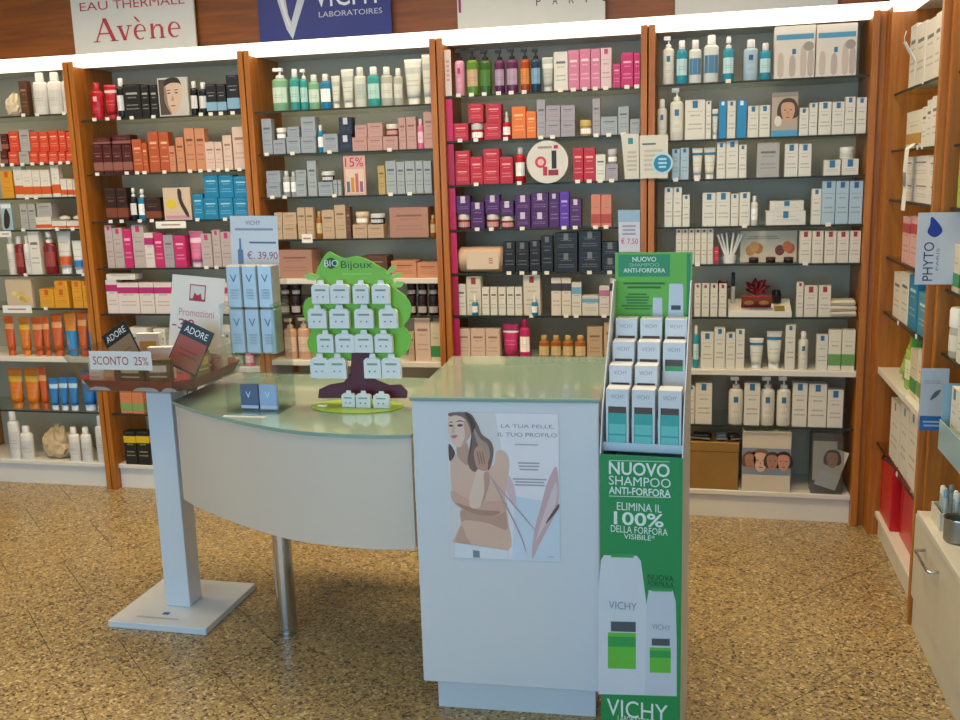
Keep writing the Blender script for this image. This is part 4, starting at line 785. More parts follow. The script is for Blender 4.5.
# ------------------------------------------------------------------ green shampoo floor display
DX0, DX1, DY = -.2535, -.036, 2.45
DWd = DX1-DX0; RD = math.radians(-3)
t = thing('shampoo_display', 'tall green cardboard floor display of shampoo boxes beside white tower', 'display', (DX0, DY, 0), RD)
G1 = flat('#1f8a4a', .35, 0, 0, .03); G2 = flat('#5cae2c', .4); CARDW = flat('#d5dbe0', .45); SILV = flat('#c4cdd2', .3, .4)
HB = .868; DD = .30
obj('front_panel', box(0, DWd, 0, .004, 0, HB), G1, t)
obj('side_panel', box(0, .003, .0045, DD, 0, HB), CARDW, t); obj('side_panel', box(DWd-.003, DWd, .0045, DD, 0, HB), CARDW, t)
obj('back_panel', box(.0035, DWd-.0035, DD-.004, DD, 0, HB), CARDW, t)
for x0, x1 in ((0, .003), (DWd-.003, DWd)):   # sloping side wings above the column
    v = [(x, y, z) for x in (x0, x1) for y, z in ((0, HB+.0004), (DD, HB+.0004), (DD, 1.30), (.262, 1.30), (.045, .99))]
    obj('side_wing', mesh('wing', v, [(4, 3, 2, 1, 0), (5, 6, 7, 8, 9)]+[(i, (i+1) % 5, (i+1) % 5+5, i+5) for i in range(5)]), CARDW, t)
tiers = [(.004, .0, HB), (.072, .068, .922), (.140, .136, .976), (.208, .204, 1.030)]
rowz = [.880, .932, .986, 1.040]
for i in range(4):
    y0_ = .040+.0635*i
    obj('tier_tray', box(.0035, DWd-.0035, y0_-.003, y0_+.060, rowz[i]-.003, rowz[i]-.0003), SILV, t)
    obj('tier_riser', box(.0035, DWd-.0035, y0_-.0036, y0_-.0031, (HB if i == 0 else rowz[i-1]), rowz[i]+.012), SILV, t)
HT = 1.378
hx0, hx1 = .030-.0, DWd+.022
obj('header_card', box(.032, DWd+.018, .282, .286, 1.03, HT), G2, t) if False else None
obj('header_card', box(.0005, DWd-.0005, DD+.0005, DD+.0045, HB, HT), flat('#68b62e', .4), t)
HC0, HC1 = .0035, DWd-.0035; HW = HC1-HC0; yh = DD-.0003
rect(HC0+.006, HC0+HW*.72, HT-.068, HT-.006, G1, t, yh, 'title_field')
text('NUOVO', HC0+HW*.22, HC0+HW*.54, HT-.026, HT-.012, flat('#dfeee0'), t, yh-.0006); text('SHAMPOO', HC0+HW*.18, HC0+HW*.58, HT-.040, HT-.030, flat('#9ccfae'), t, yh-.0006); text('ANTI-FORFORA', HC0+HW*.10, HC0+HW*.66, HT-.057, HT-.044, flat('#dfeee0'), t, yh-.0006)
lines(HC0+.02, HC0+HW*.66, HT-.105, HT-.082, 2, flat('#3c6a20'), t, yh-.0006); lines(HC0+.012, HC0+HW*.52, HT-.165, HT-.115, 6, flat('#3c7a20'), t, yh-.0006, ragged=.5)
rect(HC1-.012, HC1-.002, .9, HT-.004, G1, t, yh-.0003, 'edge_field')
BOTW = flat('#cfd3da', .4)
for x0, x1, zt_ in ((.49, .63, HT-.128), (.70, .91, HT-.088)):
    a, b = HC0+HW*x0, HC0+HW*x1; w_ = b-a
    poly([(a, 1.17), (b, 1.17), (b-.06*w_, zt_-.004), (b-.12*w_, zt_), (a+.12*w_, zt_), (a+.06*w_, zt_-.004)], BOTW, t, yh-.0009, 'bottle_print')
    rect(a+w_*.2, b-w_*.2, zt_-.075, zt_-.062, flat('#3a4a48'), t, yh-.0012, 'bottle_label')
# printed front
LW = flat('#dfe9e2', .45)
def ft(s, xa, xb, ya, yb, m=LW):
    p, q = onY(xa, yb, DY), onY(xb, ya, DY); e = (q.z-p.z)*.07; text(s, p.x-DX0, q.x-DX0, p.z+e, q.z-e, m, t, -.0008)
def fp(l, m, y=-.0004, n='print'): poly([(p.x-DX0, p.z) for p in (onY(a, b, DY) for a, b in l)], m, t, y, n)
ft('NUOVO', 609, 670, 462, 475); ft('SHAMPOO', 609, 671, 477, 485); ft('ANTI-FORFORA', 609, 671, 488, 494); ft('ELIMINA IL', 617, 662, 503, 510); ft('100%', 614, 664, 512, 525); ft('DELLA FORFORA', 611, 668, 527, 532); ft('VISIBILE*', 624, 655, 534, 538.5)
ft('NUOVA', 648, 674, 574, 579, flat('#0f3f22')); ft('FORMULA', 648, 674, 580.5, 585, flat('#0f3f22'))
fp([(609, 460), (670, 460.5), (670, 461), (609, 460.5)], LW); fp([(609, 495.5), (671, 496), (671, 496.6), (609, 496.1)], LW)
fp([(598.5, 694), (598.5, 588), (601, 560), (604, 555), (637, 555), (641, 560), (648, 612), (648, 694)], BOTW, -.0006, 'bottle_print'); fp([(611, 553), (634, 553), (634, 557), (611, 557)], flat('#3a9a4c'), -.0008, 'bottle_print')
fp([(645, 694), (647, 600), (649, 589), (673, 589), (676, 600), (677, 640), (677, 694)], flat('#c3cad4', .4), -.001, 'bottle_print'); fp([(652, 587), (672, 587), (672, 590), (652, 590)], flat('#3a9a4c'), -.0012, 'bottle_print')
fp([(608, 632), (636, 632), (636, 668), (608, 668)], flat('#63b83c'), -.0012, 'label_print'); fp([(608, 636), (636, 636), (636, 646), (608, 646)], flat('#2f9a4a'), -.0014, 'label_print'); fp([(611, 621), (636, 621), (636, 631), (611, 631)], flat('#4a5458'), -.0012, 'label_print')
fp([(650, 646), (671, 646), (671, 671), (650, 671)], flat('#63b83c'), -.0014, 'label_print'); fp([(650, 649), (671, 649), (671, 656), (650, 656)], flat('#2f9a4a'), -.0016, 'label_print'); fp([(652, 637), (670, 637), (670, 644), (652, 644)], flat('#4a5458'), -.0014, 'label_print')
ft('VICHY', 609, 637, 601.5, 608.5, flat('#8d96a4')); ft('VICHY', 652, 671, 623, 628, flat('#8d96a4'))
for o in list(t.children):
    if o.name.startswith('lettering') and o.active_material == flat('#8d96a4'): o.location.y = -.0012
ft('VICHY', 607, 668, 702, 716); ft('LABORATOIRES', 618, 655, 717.5, 720.5)
WB = printed('#d8d9dc', '#9a9aa2', 4, .35, .3); TEALM = flat('#3fa6a2', .3); TEAL2 = flat('#6fc4bd', .3); DKB = flat('#5a4438', .25); GRM = flat('#3fa45c', .3)
RN = ('front row', 'second row', 'third row', 'back row')
for i in range(4):
    for j in range(3):
        if i == 1 and j == 2: hh = .085
        else: hh = .158
        bw = .0605; x = DX0+.011+bw/2+(DWd-.019-bw)*j/2
        o = thing('shampoo_box', 'white shampoo carton with %s, %s in %s of green floor display' % ('teal picture' if i == 0 else 'dark window', ('left', 'middle', 'right')[j], RN[i]), 'box', Vector((DX0, DY, rowz[i]))+Matrix.Rotation(RD, 3, 'Z') @ Vector((x-DX0, .040+.0635*i+.0295, 0)), RD, 'shampoo cartons in the green display')
        obj('carton', box(-bw/2, bw/2, -.0285, .0285, 0, hh, .001), WB, o); f_ = -.0289
        if hh > .1:
            text('VICHY', -.018, .018, hh-.026, hh-.015, flat('#9a9ca6'), o, f_-.0002)
            rect(-.024, .024, hh-.066, hh-.048, DKB, o, f_, 'window')
            if i == 0: rect(-.025, .025, .004, hh-.066, TEALM, o, f_, 'picture'); rect(-.022, .022, .035, .062, TEAL2, o, f_-.0003, 'picture_label'); rect(-.022, .022, .008, .03, TEAL2, o, f_-.0003, 'picture_label')
            elif j == 2 or i == 3: rect(-.024, .024, hh-.08, hh-.066, GRM if i == 2 else TEALM, o, f_, 'picture')
        else: lines(-.02, .02, .03, .07, 4, flat('#9a9ca6'), o, f_); rect(-.025, .025, .002, .01, DKB, o, f_, 'window')
# blue-and-white price leaflet clipped to the divider behind the display
def leaf(name, label, cat, px, Y, mat, th=.0015):
    q = [onY(a, b, Y) for a, b in px]; c = q[0]
    o = thing(name, label, cat, (c.x, Y, c.z)); obj('sheet', prism([(p.x-c.x, p.z-c.z) for p in q], 0, th), mat, o)
    def fpx(l, m, y=-.0006, n='print'): return poly([(p.x-c.x, p.z-c.z) for p in (onY(a, b, Y) for a, b in l)], m, o, y, n)
    def tx(s, xa, xb, ya, yb, m, y=-.0008):
        p, r = onY(xa, yb, Y), onY(xb, ya, Y); return text(s, p.x-c.x, r.x-c.x, p.z-c.z, r.z-c.z, m, o, y)
    def ln(xa, xb, ya, yb, n, m, y=-.0008):
        p, r = onY(xa, yb, Y), onY(xb, ya, Y); return lines(p.x-c.x, r.x-c.x, p.z-c.z, r.z-c.z, n, m, o, y)
    return o, fpx, tx, ln
YC = Y0-.006
o, fpx, tx, ln = leaf('price_leaflet', 'narrow pale blue price leaflet on divider between fourth and fifth bays', 'leaflet', [(618, 210), (640, 210), (640, 252), (619, 252)], YC, flat('#c3cbe0', .4))
fpx([(618, 210), (640, 210), (640, 222), (618, 222)], flat('#8fb0d4')); ln(621, 637, 224, 236, 3, flat('#8d97b8')); tx('€ 7,50', 621, 638, 238, 245, flat('#a8456c'))
o, fpx, tx, ln = leaf('info_leaflet', 'white tapered leaflet with teal square on shelf of fourth bay', 'leaflet', [(621, 133.6), (638.8, 134), (639, 178.6), (625, 179)], YC, flat('#cfcdc4', .5))
fpx([(628, 138), (633, 138), (633, 144), (628, 144)], flat('#1f8a94')); ln(627, 637, 150, 172, 5, flat('#b0b0a8'))
o, fpx, tx, ln = leaf('info_leaflet', 'white information card with blue round sticker between fourth and fifth bays', 'leaflet', [(639.6, 135.4), (668, 134.6), (668, 178), (640, 178.6)], YC-.004, flat('#cfccc4', .5))
ln(642, 656, 142, 146, 1, flat('#5a6470')); ln(642, 665, 148, 172, 5, flat('#b8b6b0'))
cc = onY(662.4, 163.3, YC-.004); rr = onY(672, 163.3, YC-.004).x-cc.x
obj('sticker', prism([(x-o.location.x, z-o.location.z) for x, z in ring(cc.x, cc.z, rr*1.12, rr*1.12, 24)], -.0014, -.0006), flat('#a9d3e0'), o); s_ = obj('sticker_disc', prism([(x-o.location.x, z-o.location.z) for x, z in ring(cc.x, cc.z, rr*.9, rr*.9, 24)], -.002, -.0014), flat('#1f7fae'), o); ln(658, 667, 157, 169, 3, flat('#a9d3e0'), -.0024)
# round white sign in the fourth bay
zz = zsh('fourth bay', 2)
p0 = onY(547, 162, YC); R_ = onY(568, 162, YC).x-p0.x
o = thing('round_sign', 'round white card with red print hanging in fourth bay, third shelf', 'sign', (p0.x, YC+.008, p0.z))
obj('disc', prism(ring(0, 0, R_, R_, 32), 0, .002), flat('#d3cfcb', .5), o); poly(ring(-.03, .0, .026, .026, 18), flat('#c23a4c'), o, -.0006, 'red_spot'); poly(ring(-.03, .0, .015, .015, 18), flat('#e0b0b0'), o, -.0009, 'pink_spot')
rect(.02, .042, -.03, .05, flat('#2a2426'), o, -.0006, 'bottle_print'); rect(-.02, .0, -.06, -.02, flat('#b52a3c'), o, -.0006, 'box_print'); rect(.004, .05, -.06, -.035, flat('#8d2a38'), o, -.0006, 'box_print'); lines(-.05, .03, .055, .075, 1, flat('#9a8a8c'), o, -.0006); rect(.03, .05, .058, .074, RED, o, -.0007, 'logo')
obj('hanger', box(-.004, .004, .0022, .012, R_*.2, R_*.6), ACRYL, o)

# ------------------------------------------------------------------ picture cards and odd items on the shelves
def card(name, label, cat, bay, sh, x0, x1, yt_, mat, dep=.012, front=FRONT):
    a, z1 = yplane(x0, yt_); b, _ = yplane(x1, yt_); z0 = zsh(bay, sh)+.0004
    o = thing(name, label, cat, ((a+b)/2, Y0+front+dep/2, z0)); W, H = b-a-.001, z1-z0
    obj('board', box(-W/2, W/2, -dep/2, dep/2, 0, H, .0008), mat, o); return o, W, H, -dep/2-.0004
def portrait(o, cx, cz, s, y, skin='#c99a80', hair='#2e211c'):
    poly(smooth_pts([(cx-.42*s, cz-.3*s), (cx-.48*s, cz+.25*s), (cx-.2*s, cz+.62*s), (cx+.25*s, cz+.6*s), (cx+.48*s, cz+.2*s), (cx+.42*s, cz-.3*s)]), flat(hair), o, y, 'hair_print')
    poly(smooth_pts([(cx-.33*s, cz+.1*s), (cx-.25*s, cz+.42*s), (cx+.2*s, cz+.42*s), (cx+.33*s, cz+.1*s), (cx+.22*s, cz-.35*s), (cx, cz-.52*s), (cx-.22*s, cz-.35*s)]), flat(skin), o, y-.0002, 'face_print')
    for d in (-.14, .14): poly(ring(cx+d*s, cz+.08*s, .06*s, .025*s, 8), flat('#2a1c18'), o, y-.0004, 'eye_print')
    poly(ring(cx, cz-.28*s, .1*s, .03*s, 8), flat('#9a4a48'), o, y-.0004, 'lip_print')
    poly([(cx-.03*s, cz+.05*s), (cx+.04*s, cz-.12*s), (cx-.04*s, cz-.12*s)], flat('#a87860'), o, y-.0004, 'nose_print')
o, W, H, y = card('picture_card', 'square picture card of a face, top shelf of second bay', 'picture', 'second bay', 0, 157, 187, 78.5, flat('#c3bfba'))
rect(-W*.46, -W*.1, H*.04, H*.96, flat('#4a423c'), o, y, 'shadow_print'); poly(smooth_pts([(-W*.30, H*.55), (-W*.24, H*.85), (-W*.05, H*.97), (W*.22, H*.93), (W*.30, H*.70), (W*.28, H*.45), (W*.12, H*.12), (-W*.08, H*.06), (-W*.24, H*.28)]), flat('#cdb3a0'), o, y-.0002, 'face_print'); poly(smooth_pts([(-W*.28, H*.78), (-W*.18, H*.97), (W*.2, H*.98), (W*.33, H*.72), (W*.25, H*.84), (-W*.05, H*.86)]), flat('#2a2320'), o, y-.0004, 'hair_print'); [poly(ring(d*W, H*.60, W*.06, H*.018, 8), flat('#2a1c18'), o, y-.0006, 'eye_print') for d in (-.13, .12)]; [poly([(d*W-.07*W, H*.66), (d*W+.07*W, H*.67), (d*W+.07*W, H*.69), (d*W-.07*W, H*.68)], flat('#3a2a22'), o, y-.0006, 'brow_print') for d in (-.13, .12)]; poly([(-W*.02, H*.58), (W*.03, H*.40), (-W*.07, H*.40)], flat('#a88672'), o, y-.0006, 'nose_print'); poly(ring(-W*.02, H*.27, W*.09, H*.02, 8), flat('#8d5a52'), o, y-.0006, 'lip_print'); poly(smooth_pts([(-W*.30, H*.55), (-W*.24, H*.80), (-W*.20, H*.55), (-W*.18, H*.30), (-W*.08, H*.07), (-W*.22, H*.26)]), flat('#8d7565'), o, y-.0005, 'cheek_print')
o, W, H, y = card('picture_card', 'yellow and pink picture card on third shelf of second bay', 'picture', 'second bay', 2, 162.5, 190, 188, flat('#cfb9a2'))
poly(ring(-W*.22, H*.5, W*.2, W*.16), flat('#d9c23c'), o, y, 'yellow_print'); poly(smooth_pts([(W*.05, H*.95), (W*.18, H*.9), (W*.2, H*.6), (W*.4, H*.2), (W*.33, H*.1), (W*.08, H*.55)]), flat('#3a2a2a'), o, y-.0002, 'figure_print'); rect(-W*.45, W*.45, H*.05, H*.14, flat('#c98aa8'), o, y, 'strip_print')
for (x0, x1, ya, yb, lab) in ((156, 185.5, 221, 228.5, 'long white price strip hanging under third shelf of second bay'), (3, 31, 305.5, 313, 'white price strip under yellow leaflet in leftmost bay'), (0, 10.5, 231, 237, 'white price strip at the photo edge in leftmost bay, fourth shelf'), (302, 312, 234, 243, 'small white price tag under fourth shelf of third bay')):
    p, q = onY(x0, yb, Y0+.016), onY(x1, ya, Y0+.016); o = thing('price_strip', lab, 'price tag', ((p.x+q.x)/2, Y0+.018, p.z)); W = q.x-p.x; H = q.z-p.z
    obj('strip', box(-W/2, W/2, -.001, .001, 0, H), PAPER, o); lines(-W*.36, W*.36, H*.3, H*.7, 1, flat('#b78a8a'), o, -.0014)
o, W, H, y = card('leaflet_card', 'yellow floral leaflet card on sixth shelf of leftmost bay', 'leaflet', 'leftmost bay', 5, 5, 31, 279, flat('#cdb79a'), .02)
for i in range(7): poly(ring(random.uniform(-.35, .35)*W, random.uniform(.15, .7)*H, W*.1, W*.08, 9), flat(random.choice(['#d9b83c', '#c98a4a', '#b8a05a', '#e0cc7a'])), o, y-.0001*i, 'flower_print')
o, W, H, y = card('picture_card', 'blue and white picture card at left of fourth shelf, leftmost bay', 'picture', 'leftmost bay', 3, 0, 11, 203, flat('#9fb8c4'), .012)
poly(smooth_pts([(-W*.3, H*.1), (W*.1, H*.1), (W*.3, H*.5), (0, H*.8), (-W*.25, H*.5)]), flat('#2b2726'), o, y, 'figure_print'); rect(-W*.45, W*.45, H*.8, H*.95, flat('#dfe6e8'), o, y, 'strip_print')
o, W, H, y = card('discount_sign', 'pink fifteen per cent discount card on third shelf of third bay', 'sign', 'third bay', 2, 343, 365, 156, flat('#d3a6a4'), .003)
text('15%', -W*.42, W*.42, H*.72, H*.95, RED, o, y-.0003); rect(-W*.42, W*.42, H*.05, H*.66, flat('#d9c2b2'), o, y, 'picture_field')
for i, c in enumerate(('#5a6a8c', '#c98a3c', '#b86a5a', '#8d5a8a')): rect(W*(-.38+.2*i), W*(-.24+.2*i), H*.08, H*(.35+.1*(i % 3)), flat(c), o, y-.0003, 'bottle_print')
for k_, (x0, x1, yt_) in enumerate(((775, 816, 27), (817, 858, 25))):
    o, W, H, y = card('gift_set_box', 'large white gift set box with product picture, %s of pair on top shelf of fifth bay' % ('left', 'right')[k_], 'box', 'fifth bay', 0, x0, x1, yt_, flat('#d9d3cb'), .08)
    o['label'] = 'large white gift set box, %s of pair, top shelf of fifth bay' % ('left', 'right')[k_]
    rect(-W*.46, W*.46, H*.74, H*.84, flat('#4a94bc'), o, y, 'colour_band')
    for i, (c, a) in enumerate(((-.34, .5), (-.05, .45), (.22, .62), (.4, .55))): poly(smooth_pts([(W*(c-.07), H*.06), (W*(c+.07), H*.06), (W*(c+.07), H*(a-.08)), (W*c, H*a), (W*(c-.07), H*(a-.08))], 2), flat(('#c3b6ac', '#b5aaa4')[i % 2]), o, y-.0002, 'bottle_print')
    poly(ring(W*.34, H*.6, W*.13, H*.09), flat('#9a948e'), o, y-.0004, 'swirl_print'); rect(-W*.06, W*.03, H*.46, H*.56, flat('#2f6f9c'), o, y-.0004, 'emblem')
o, W, H, y = card('picture_card', 'standing picture card of a face with blue foot, second shelf of fifth bay', 'picture', 'fifth bay', 1, 772, 798.5, 93, flat('#b0a294'), .015)
portrait(o, W*.12, H*.56, W*.8, y, '#c59c82', '#4a3428'); rect(-W*.5, W*.5, 0, H*.14, flat('#4a9ac8'), o, y-.001, 'blue_strip'); rect(-W*.5, W*.5, H*.9, H, flat('#8d8a80'), o, y-.001, 'top_strip'); poly(ring(-W*.25, H*.35, W*.14, H*.12), flat('#d9d6cf'), o, y-.001, 'jar_print')
o, W, H, y = card('display_card', 'wide white card printed with orange flowers, fifth shelf of fifth bay', 'card', 'fifth bay', 4, 741, 799, 232, flat('#cfc4ae'), .02, .10)
for i, (cx, c) in enumerate(((-.32, '#c98a4a'), (-.18, '#b87a3c'), (-.25, '#d29a5a'), (.2, '#7a3a2a'), (.38, '#c05a34'), (.33, '#cc7048'))): poly(ring(W*cx, H*(.38+.06*(i % 3)), W*.085, H*.17, 14), flat(c), o, y-.0002*(i+1), 'flower_print')
lines(-W*.4, W*.2, H*.72, H*.85, 2, flat('#a09880'), o, y)
for i, px in enumerate((754, 771, 789)):
    a, _ = yplane(px, 260); o = thing('tester_pot', '%s small dark tester pot before orange flower card, fifth bay' % ('left', 'middle', 'right')[i], 'pot', (a, Y0+FRONT+.03, zsh('fifth bay', 4)+.0004), 0, 'tester pots'); obj('pot', lathe([(.018, 0), (.021, .004), (.021, .016)], 14), flat('#241a18', .25), o); obj('lid', lathe([(.0215, .016), (.0215, .024), (.019, .026)], 14), flat('#4a2a22', .3), o)
a, _ = yplane(729.5, 250); o = thing('stick_holder', 'small white cup with paper test strips, fifth shelf of fifth bay', 'holder', (a, Y0+FRONT+.04, zsh('fifth bay', 4)+.0004))
obj('cup', lathe([(.026, 0), (.03, .035), (.027, .035), (.023, .004)], 16, 1, .8), PAPER, o)
for i, (dx, tl) in enumerate(((-.022, -.35), (-.012, -.25), (-.004, -.1), (.006, .12), (.014, .3), (.02, .38))): obj('paper_strip', box(-.004, .004, -.0008, .0008, 0, .125), PAPER, o, (dx*.4, .004*(i % 3)-.004, .012), (0, tl, 0))
# tray with red bow
z6 = zsh('fifth bay', 5)+.0004; a, _ = yplane(728.5, 310); b, _ = yplane(791.5, 310); cx = (a+b)/2; W = b-a
o = thing('display_tray', 'white tilted display tray holding makeup, sixth shelf of fifth bay', 'tray', (cx, Y0+FRONT-.005, z6))
v = [(x, y, z) for x in (-W/2, W/2) for y, z in ((0, 0), (.13, 0), (.13, .065), (0, .02))]
obj('wedge', mesh('wedge', v, [(3, 2, 1, 0), (4, 5, 6, 7)]+[(i, (i+1) % 4, (i+1) % 4+4, i+4) for i in range(4)]), flat('#d9d6cc', .4), o)
obj('lip', box(-W/2, W/2, -.003, -.0004, 0, .026), flat('#dedbd2', .4), o)
def tray_pt(dx, dy): return (cx+dx, Y0+FRONT-.005+dy, z6+.0206+dy*.346)
sl = math.atan(.346)
o = thing('gift_box', 'red palette with gold pans on white display tray, fifth bay', 'box', tray_pt(-.015, .05)); o.rotation_euler = (sl+.5, 0, 0)
obj('case', box(-.065, .065, -.004, .004, .002, .085, .001), flat('#8d1226', .3), o)
for d in (-.032, .032): poly(ring(d, .04, .022, .018, 14), flat('#c99a4a', .3, .4), o, -.0046, 'gold_pan')
def bow(label, x, y, z, s):
    o = thing('ribbon_bow', label, 'bow', (x, y, z)); RB = flat('#7d0f22', .3)
    for k in range(7):
        a = k*2*PI/7; pts_ = [(0, 0, 0), (.5*s*math.cos(a), -.1*s, .35*s*math.sin(a)+.35*s), (.9*s*math.cos(a), .05*s, .6*s*math.sin(a)+.5*s), (.5*s*math.cos(a+.5), .15*s, .5*s*math.sin(a+.5)+.4*s), (0, .02*s, .1*s)]
        obj('loop', tube(pts_, .16*s, 6), RB, o)
    obj('knot', lathe([(.05*s, 0), (.22*s, .12*s), (.22*s, .3*s), (.05*s, .42*s)], 10), RB, o)
p = tray_pt(-.005, .125); bow('large dark red ribbon bow behind red palette, fifth bay', p[0], p[1]+.005, p[2]+.03, .055)
bow('small dark red ribbon bow behind white boxes, sixth shelf of fifth bay', yplane(722, 290)[0], Y0+FRONT+.13, z6+.10, .042)
def stickthing(name, label, cat, x, dy, r, h, c, cc_):
    p = tray_pt(x, dy); o = thing(name, label, cat, p); obj('body', lathe([(r*.9, 0), (r, .003), (r, h*.55)], 12), flat(c, .3), o); obj('cap', lathe([(r*.85, h*.55), (r*.85, h*.97), (r*.6, h)], 12), flat(cc_, .25), o)
stickthing('mascara', 'white and black mascara standing at left of white display tray', 'mascara', -.115, .09, .009, .14, '#d6d2c8', '#161416')
stickthing('makeup_pot', 'black makeup pot standing at right of white display tray', 'pot', .075, .09, .022, .06, '#1b1718', '#1b1718')
o = thing('compact', 'square gold compact lying at front right of white display tray', 'compact', tray_pt(.085, .03)); o.rotation_euler = (sl, 0, 0); obj('case', box(-.022, .022, -.022, .022, .001, .008, .001), flat('#b59a5a', .25, .4), o); obj('clasp', box(-.004, .004, -.0235, -.022, .003, .006), CHROME, o)
a, _ = yplane(843, 310)
for i in range(3):
    o = thing('flat_pack', 'flat white paper pack, %s of pile at right of sixth shelf, fifth bay' % ('bottom', 'middle', 'top')[i], 'pack', (a-.002*i, Y0+FRONT+.05, z6+.0245*i), 0, 'flat white packs'); o.rotation_euler = (0, 0, (0, .05, -.04)[i])
    obj('wrap', box(-.060, .058, -.045, .05, 0, .0235, .006), flat('#cfc8b6', .6), o); obj('fold', box(-.05, .05, -.0462, -.045, .008, .012), flat('#a89c80', .6), o)
# bottom of fifth bay
zb5 = .1355
def gold():
    a, _ = yplane(688, 470); b, z1 = yplane(739, 443); W = b-a
    o = thing('gift_box', 'large gold textured box on bottom board of fifth bay', 'box', ((a+b)/2, Y0+FRONT+.09, zb5)); H = z1-zb5
    GM = flat('#9a7436', .45, .2, 0, .25); obj('body', box(-W/2, W/2, -.085, .085, 0, H*.80, .002), GM, o); obj('lid', box(-W/2-.002, W/2+.002, -.087, .087, H*.80, H, .002), GM, o)
    for i, (dx, c, w_, cn) in enumerate(((-.055, '#241f24', .09, 'black'), (.035, '#4a5f7c', .05, 'blue'), (.09, '#2b2620', .05, 'dark brown'))):
        q = thing('small_packet', '%s glossy packet lying on large gold box, fifth bay' % cn, 'packet', ((a+b)/2+dx, Y0+FRONT+.05, zb5+H+.0005)); q.rotation_euler = (0, 0, .3*i-.2)
        obj('sachet', box(-w_/2, w_/2, -.03, .03, 0, .03, .008), flat(c, .2), q); obj('seal', box(-w_/2, w_/2, -.034, -.03, .010, .016), flat('#8a8f98', .3), q)
gold()
a, _ = yplane(742, 470); b, z1 = yplane(792, 433); W = b-a; H = z1-zb5
o = thing('gift_bag', 'white paper bag with band of faces on bottom of fifth bay', 'bag', ((a+b)/2, Y0+FRONT+.06, zb5))
obj('body', box(-W/2, W/2, -.055, .055, 0, H, .002), flat('#d0c7b4', .5), o); rect(-W*.5+.001, W*.5-.001, H*.28, H*.73, flat('#7d8ea0'), o, -.0556, 'picture_band')
for cx, s, sk, hr in ((-.33, .075, '#b07a5e', '#6a4a38'), (-.12, .095, '#d6b09a', '#7d5c48'), (.12, .075, '#a87c66', '#4a342c'), (.35, .08, '#c48f7a', '#2a2226')): portrait(o, W*cx, H*.5, s, -.0560-.0006*(cx > 0), sk, hr)
obj('handle', tube([(-.04, 0, H), (-.03, 0, H+.012), (.03, 0, H+.012), (.04, 0, H)], .0025, 6), flat('#c9c0a8'), o)
a, _ = yplane(811, 470); b, z1 = yplane(845, 434); W = b-a; H = z1-zb5
o = thing('clear_bag', 'clear plastic bag of leaflets on bottom board of fifth bay', 'bag', ((a+b)/2, Y0+FRONT+.05, zb5))
obj('film', box(-W/2, W/2, -.05, .05, 0, H, .004), clear('bag_film', '#d6dcdc', .3, .15), o)
DYL = -.030
obj('leaflet', box(-W*.44, W*.30, DYL-.002, DYL+.002, .06, H*.86), flat('#cfcabc'), o); obj('leaflet', box(-W*.26, W*.36, -.002, .002, 0, .15), flat('#d6d2c6'), o, (0.0, DYL-.006, .065), (0, .3, 0)); portrait(o, .022, H*.56, .075, DYL-.0090, '#b8866c', '#3a2620'); obj('leaflet', box(-.05, .045, -.0015, .0015, 0, .075), flat('#d9dcdc'), o, (-.006, DYL-.012, .03), (0, .3, 0))
# fourth bay odd items : side card strips, beige roll, bottles in displays
xs = X1+2*B+.0325
def sidestrip(label, y0_, y1_, c):
    z1 = onY(443, y0_, Y0+.03).z; z0 = onY(446, y1_, Y0+.03).z
    o = thing('side_strip', label, 'card', (xs, Y0+.006, z0)); obj('card', box(0, .003, 0, .11, 0, z1-z0), flat(c, .45), o)
    obj('fold_flap', box(0, .030, -.0012, 0, 0, z1-z0), flat(c, .45), o)
    lines(.006, .024, .02, min(.2, (z1-z0)*.8), 6, flat('#e6c9d2' if c != '#d9cbc4' else '#c98a94'), o, -.0016)
zlist = [zsh('fourth bay', i) for i in range(7)]
prev = ZT-.03
for i in range(7):
    z0 = zlist[i]+.0006; z1 = (zlist[i-1]-.012 if i else ZT-.05)
    c = '#d9cbc4' if i == 0 else ('#b51f5c', '#c2245f', '#a81d4c')[i % 3]
    o = thing('side_strip', '%s card strip along left panel of fourth bay, %s shelf' % ('white and pink' if i == 0 else 'magenta', ORD[i+1]), 'card', (xs, Y0+.028, z0))
    obj('card', box(.0002, .003, 0, .11, 0, z1-z0), flat(c, .45), o); obj('fold_flap', box(.0002, .030, -.0014, 0, 0, z1-z0), flat(c, .45), o)
    if i == 0: lines(.008, .022, (z1-z0)*.3, (z1-z0)*.8, 5, flat('#c98a94'), o, -.0018)
z5 = zsh('fourth bay', 4)+.0004; a, _ = yplane(457, 260); b, z1 = yplane(502, 247); W = b-a; R_ = (z1-z5)/2
o = thing('toiletry_bag', 'beige cylindrical toiletry bag lying on fifth shelf of fourth bay', 'bag', ((a+b)/2, Y0+FRONT+R_, z5))
obj('roll', lathe([(R_*.8, -W/2), (R_, -W/2+.012), (R_, W/2-.012), (R_*.8, W/2)], 20), flat('#c9aa92', .6), o, (0, 0, R_), (0, PI/2, 0)); rect(-W*.28, W*.42, R_*.3, R_*1.7, flat('#d8c6b4', .5), o, -R_-.001, 'label'); lines(W*.2, W*.3, R_*.7, R_*1.2, 3, flat('#b0506a'), o, -R_-.0014)
z6b = zsh('fourth bay', 5)
for i, px in enumerate((475.5, 535)):
    a, _ = yplane(px, 300); product('d', 'blu', .030, .03, .105, (a, Y0+FRONT-.006-.0005, z6b+.0004), 0, 'blue bottle with black cap before %s white display box, sixth shelf fourth bay' % ('left', 'right')[i], 'blue serum bottles')
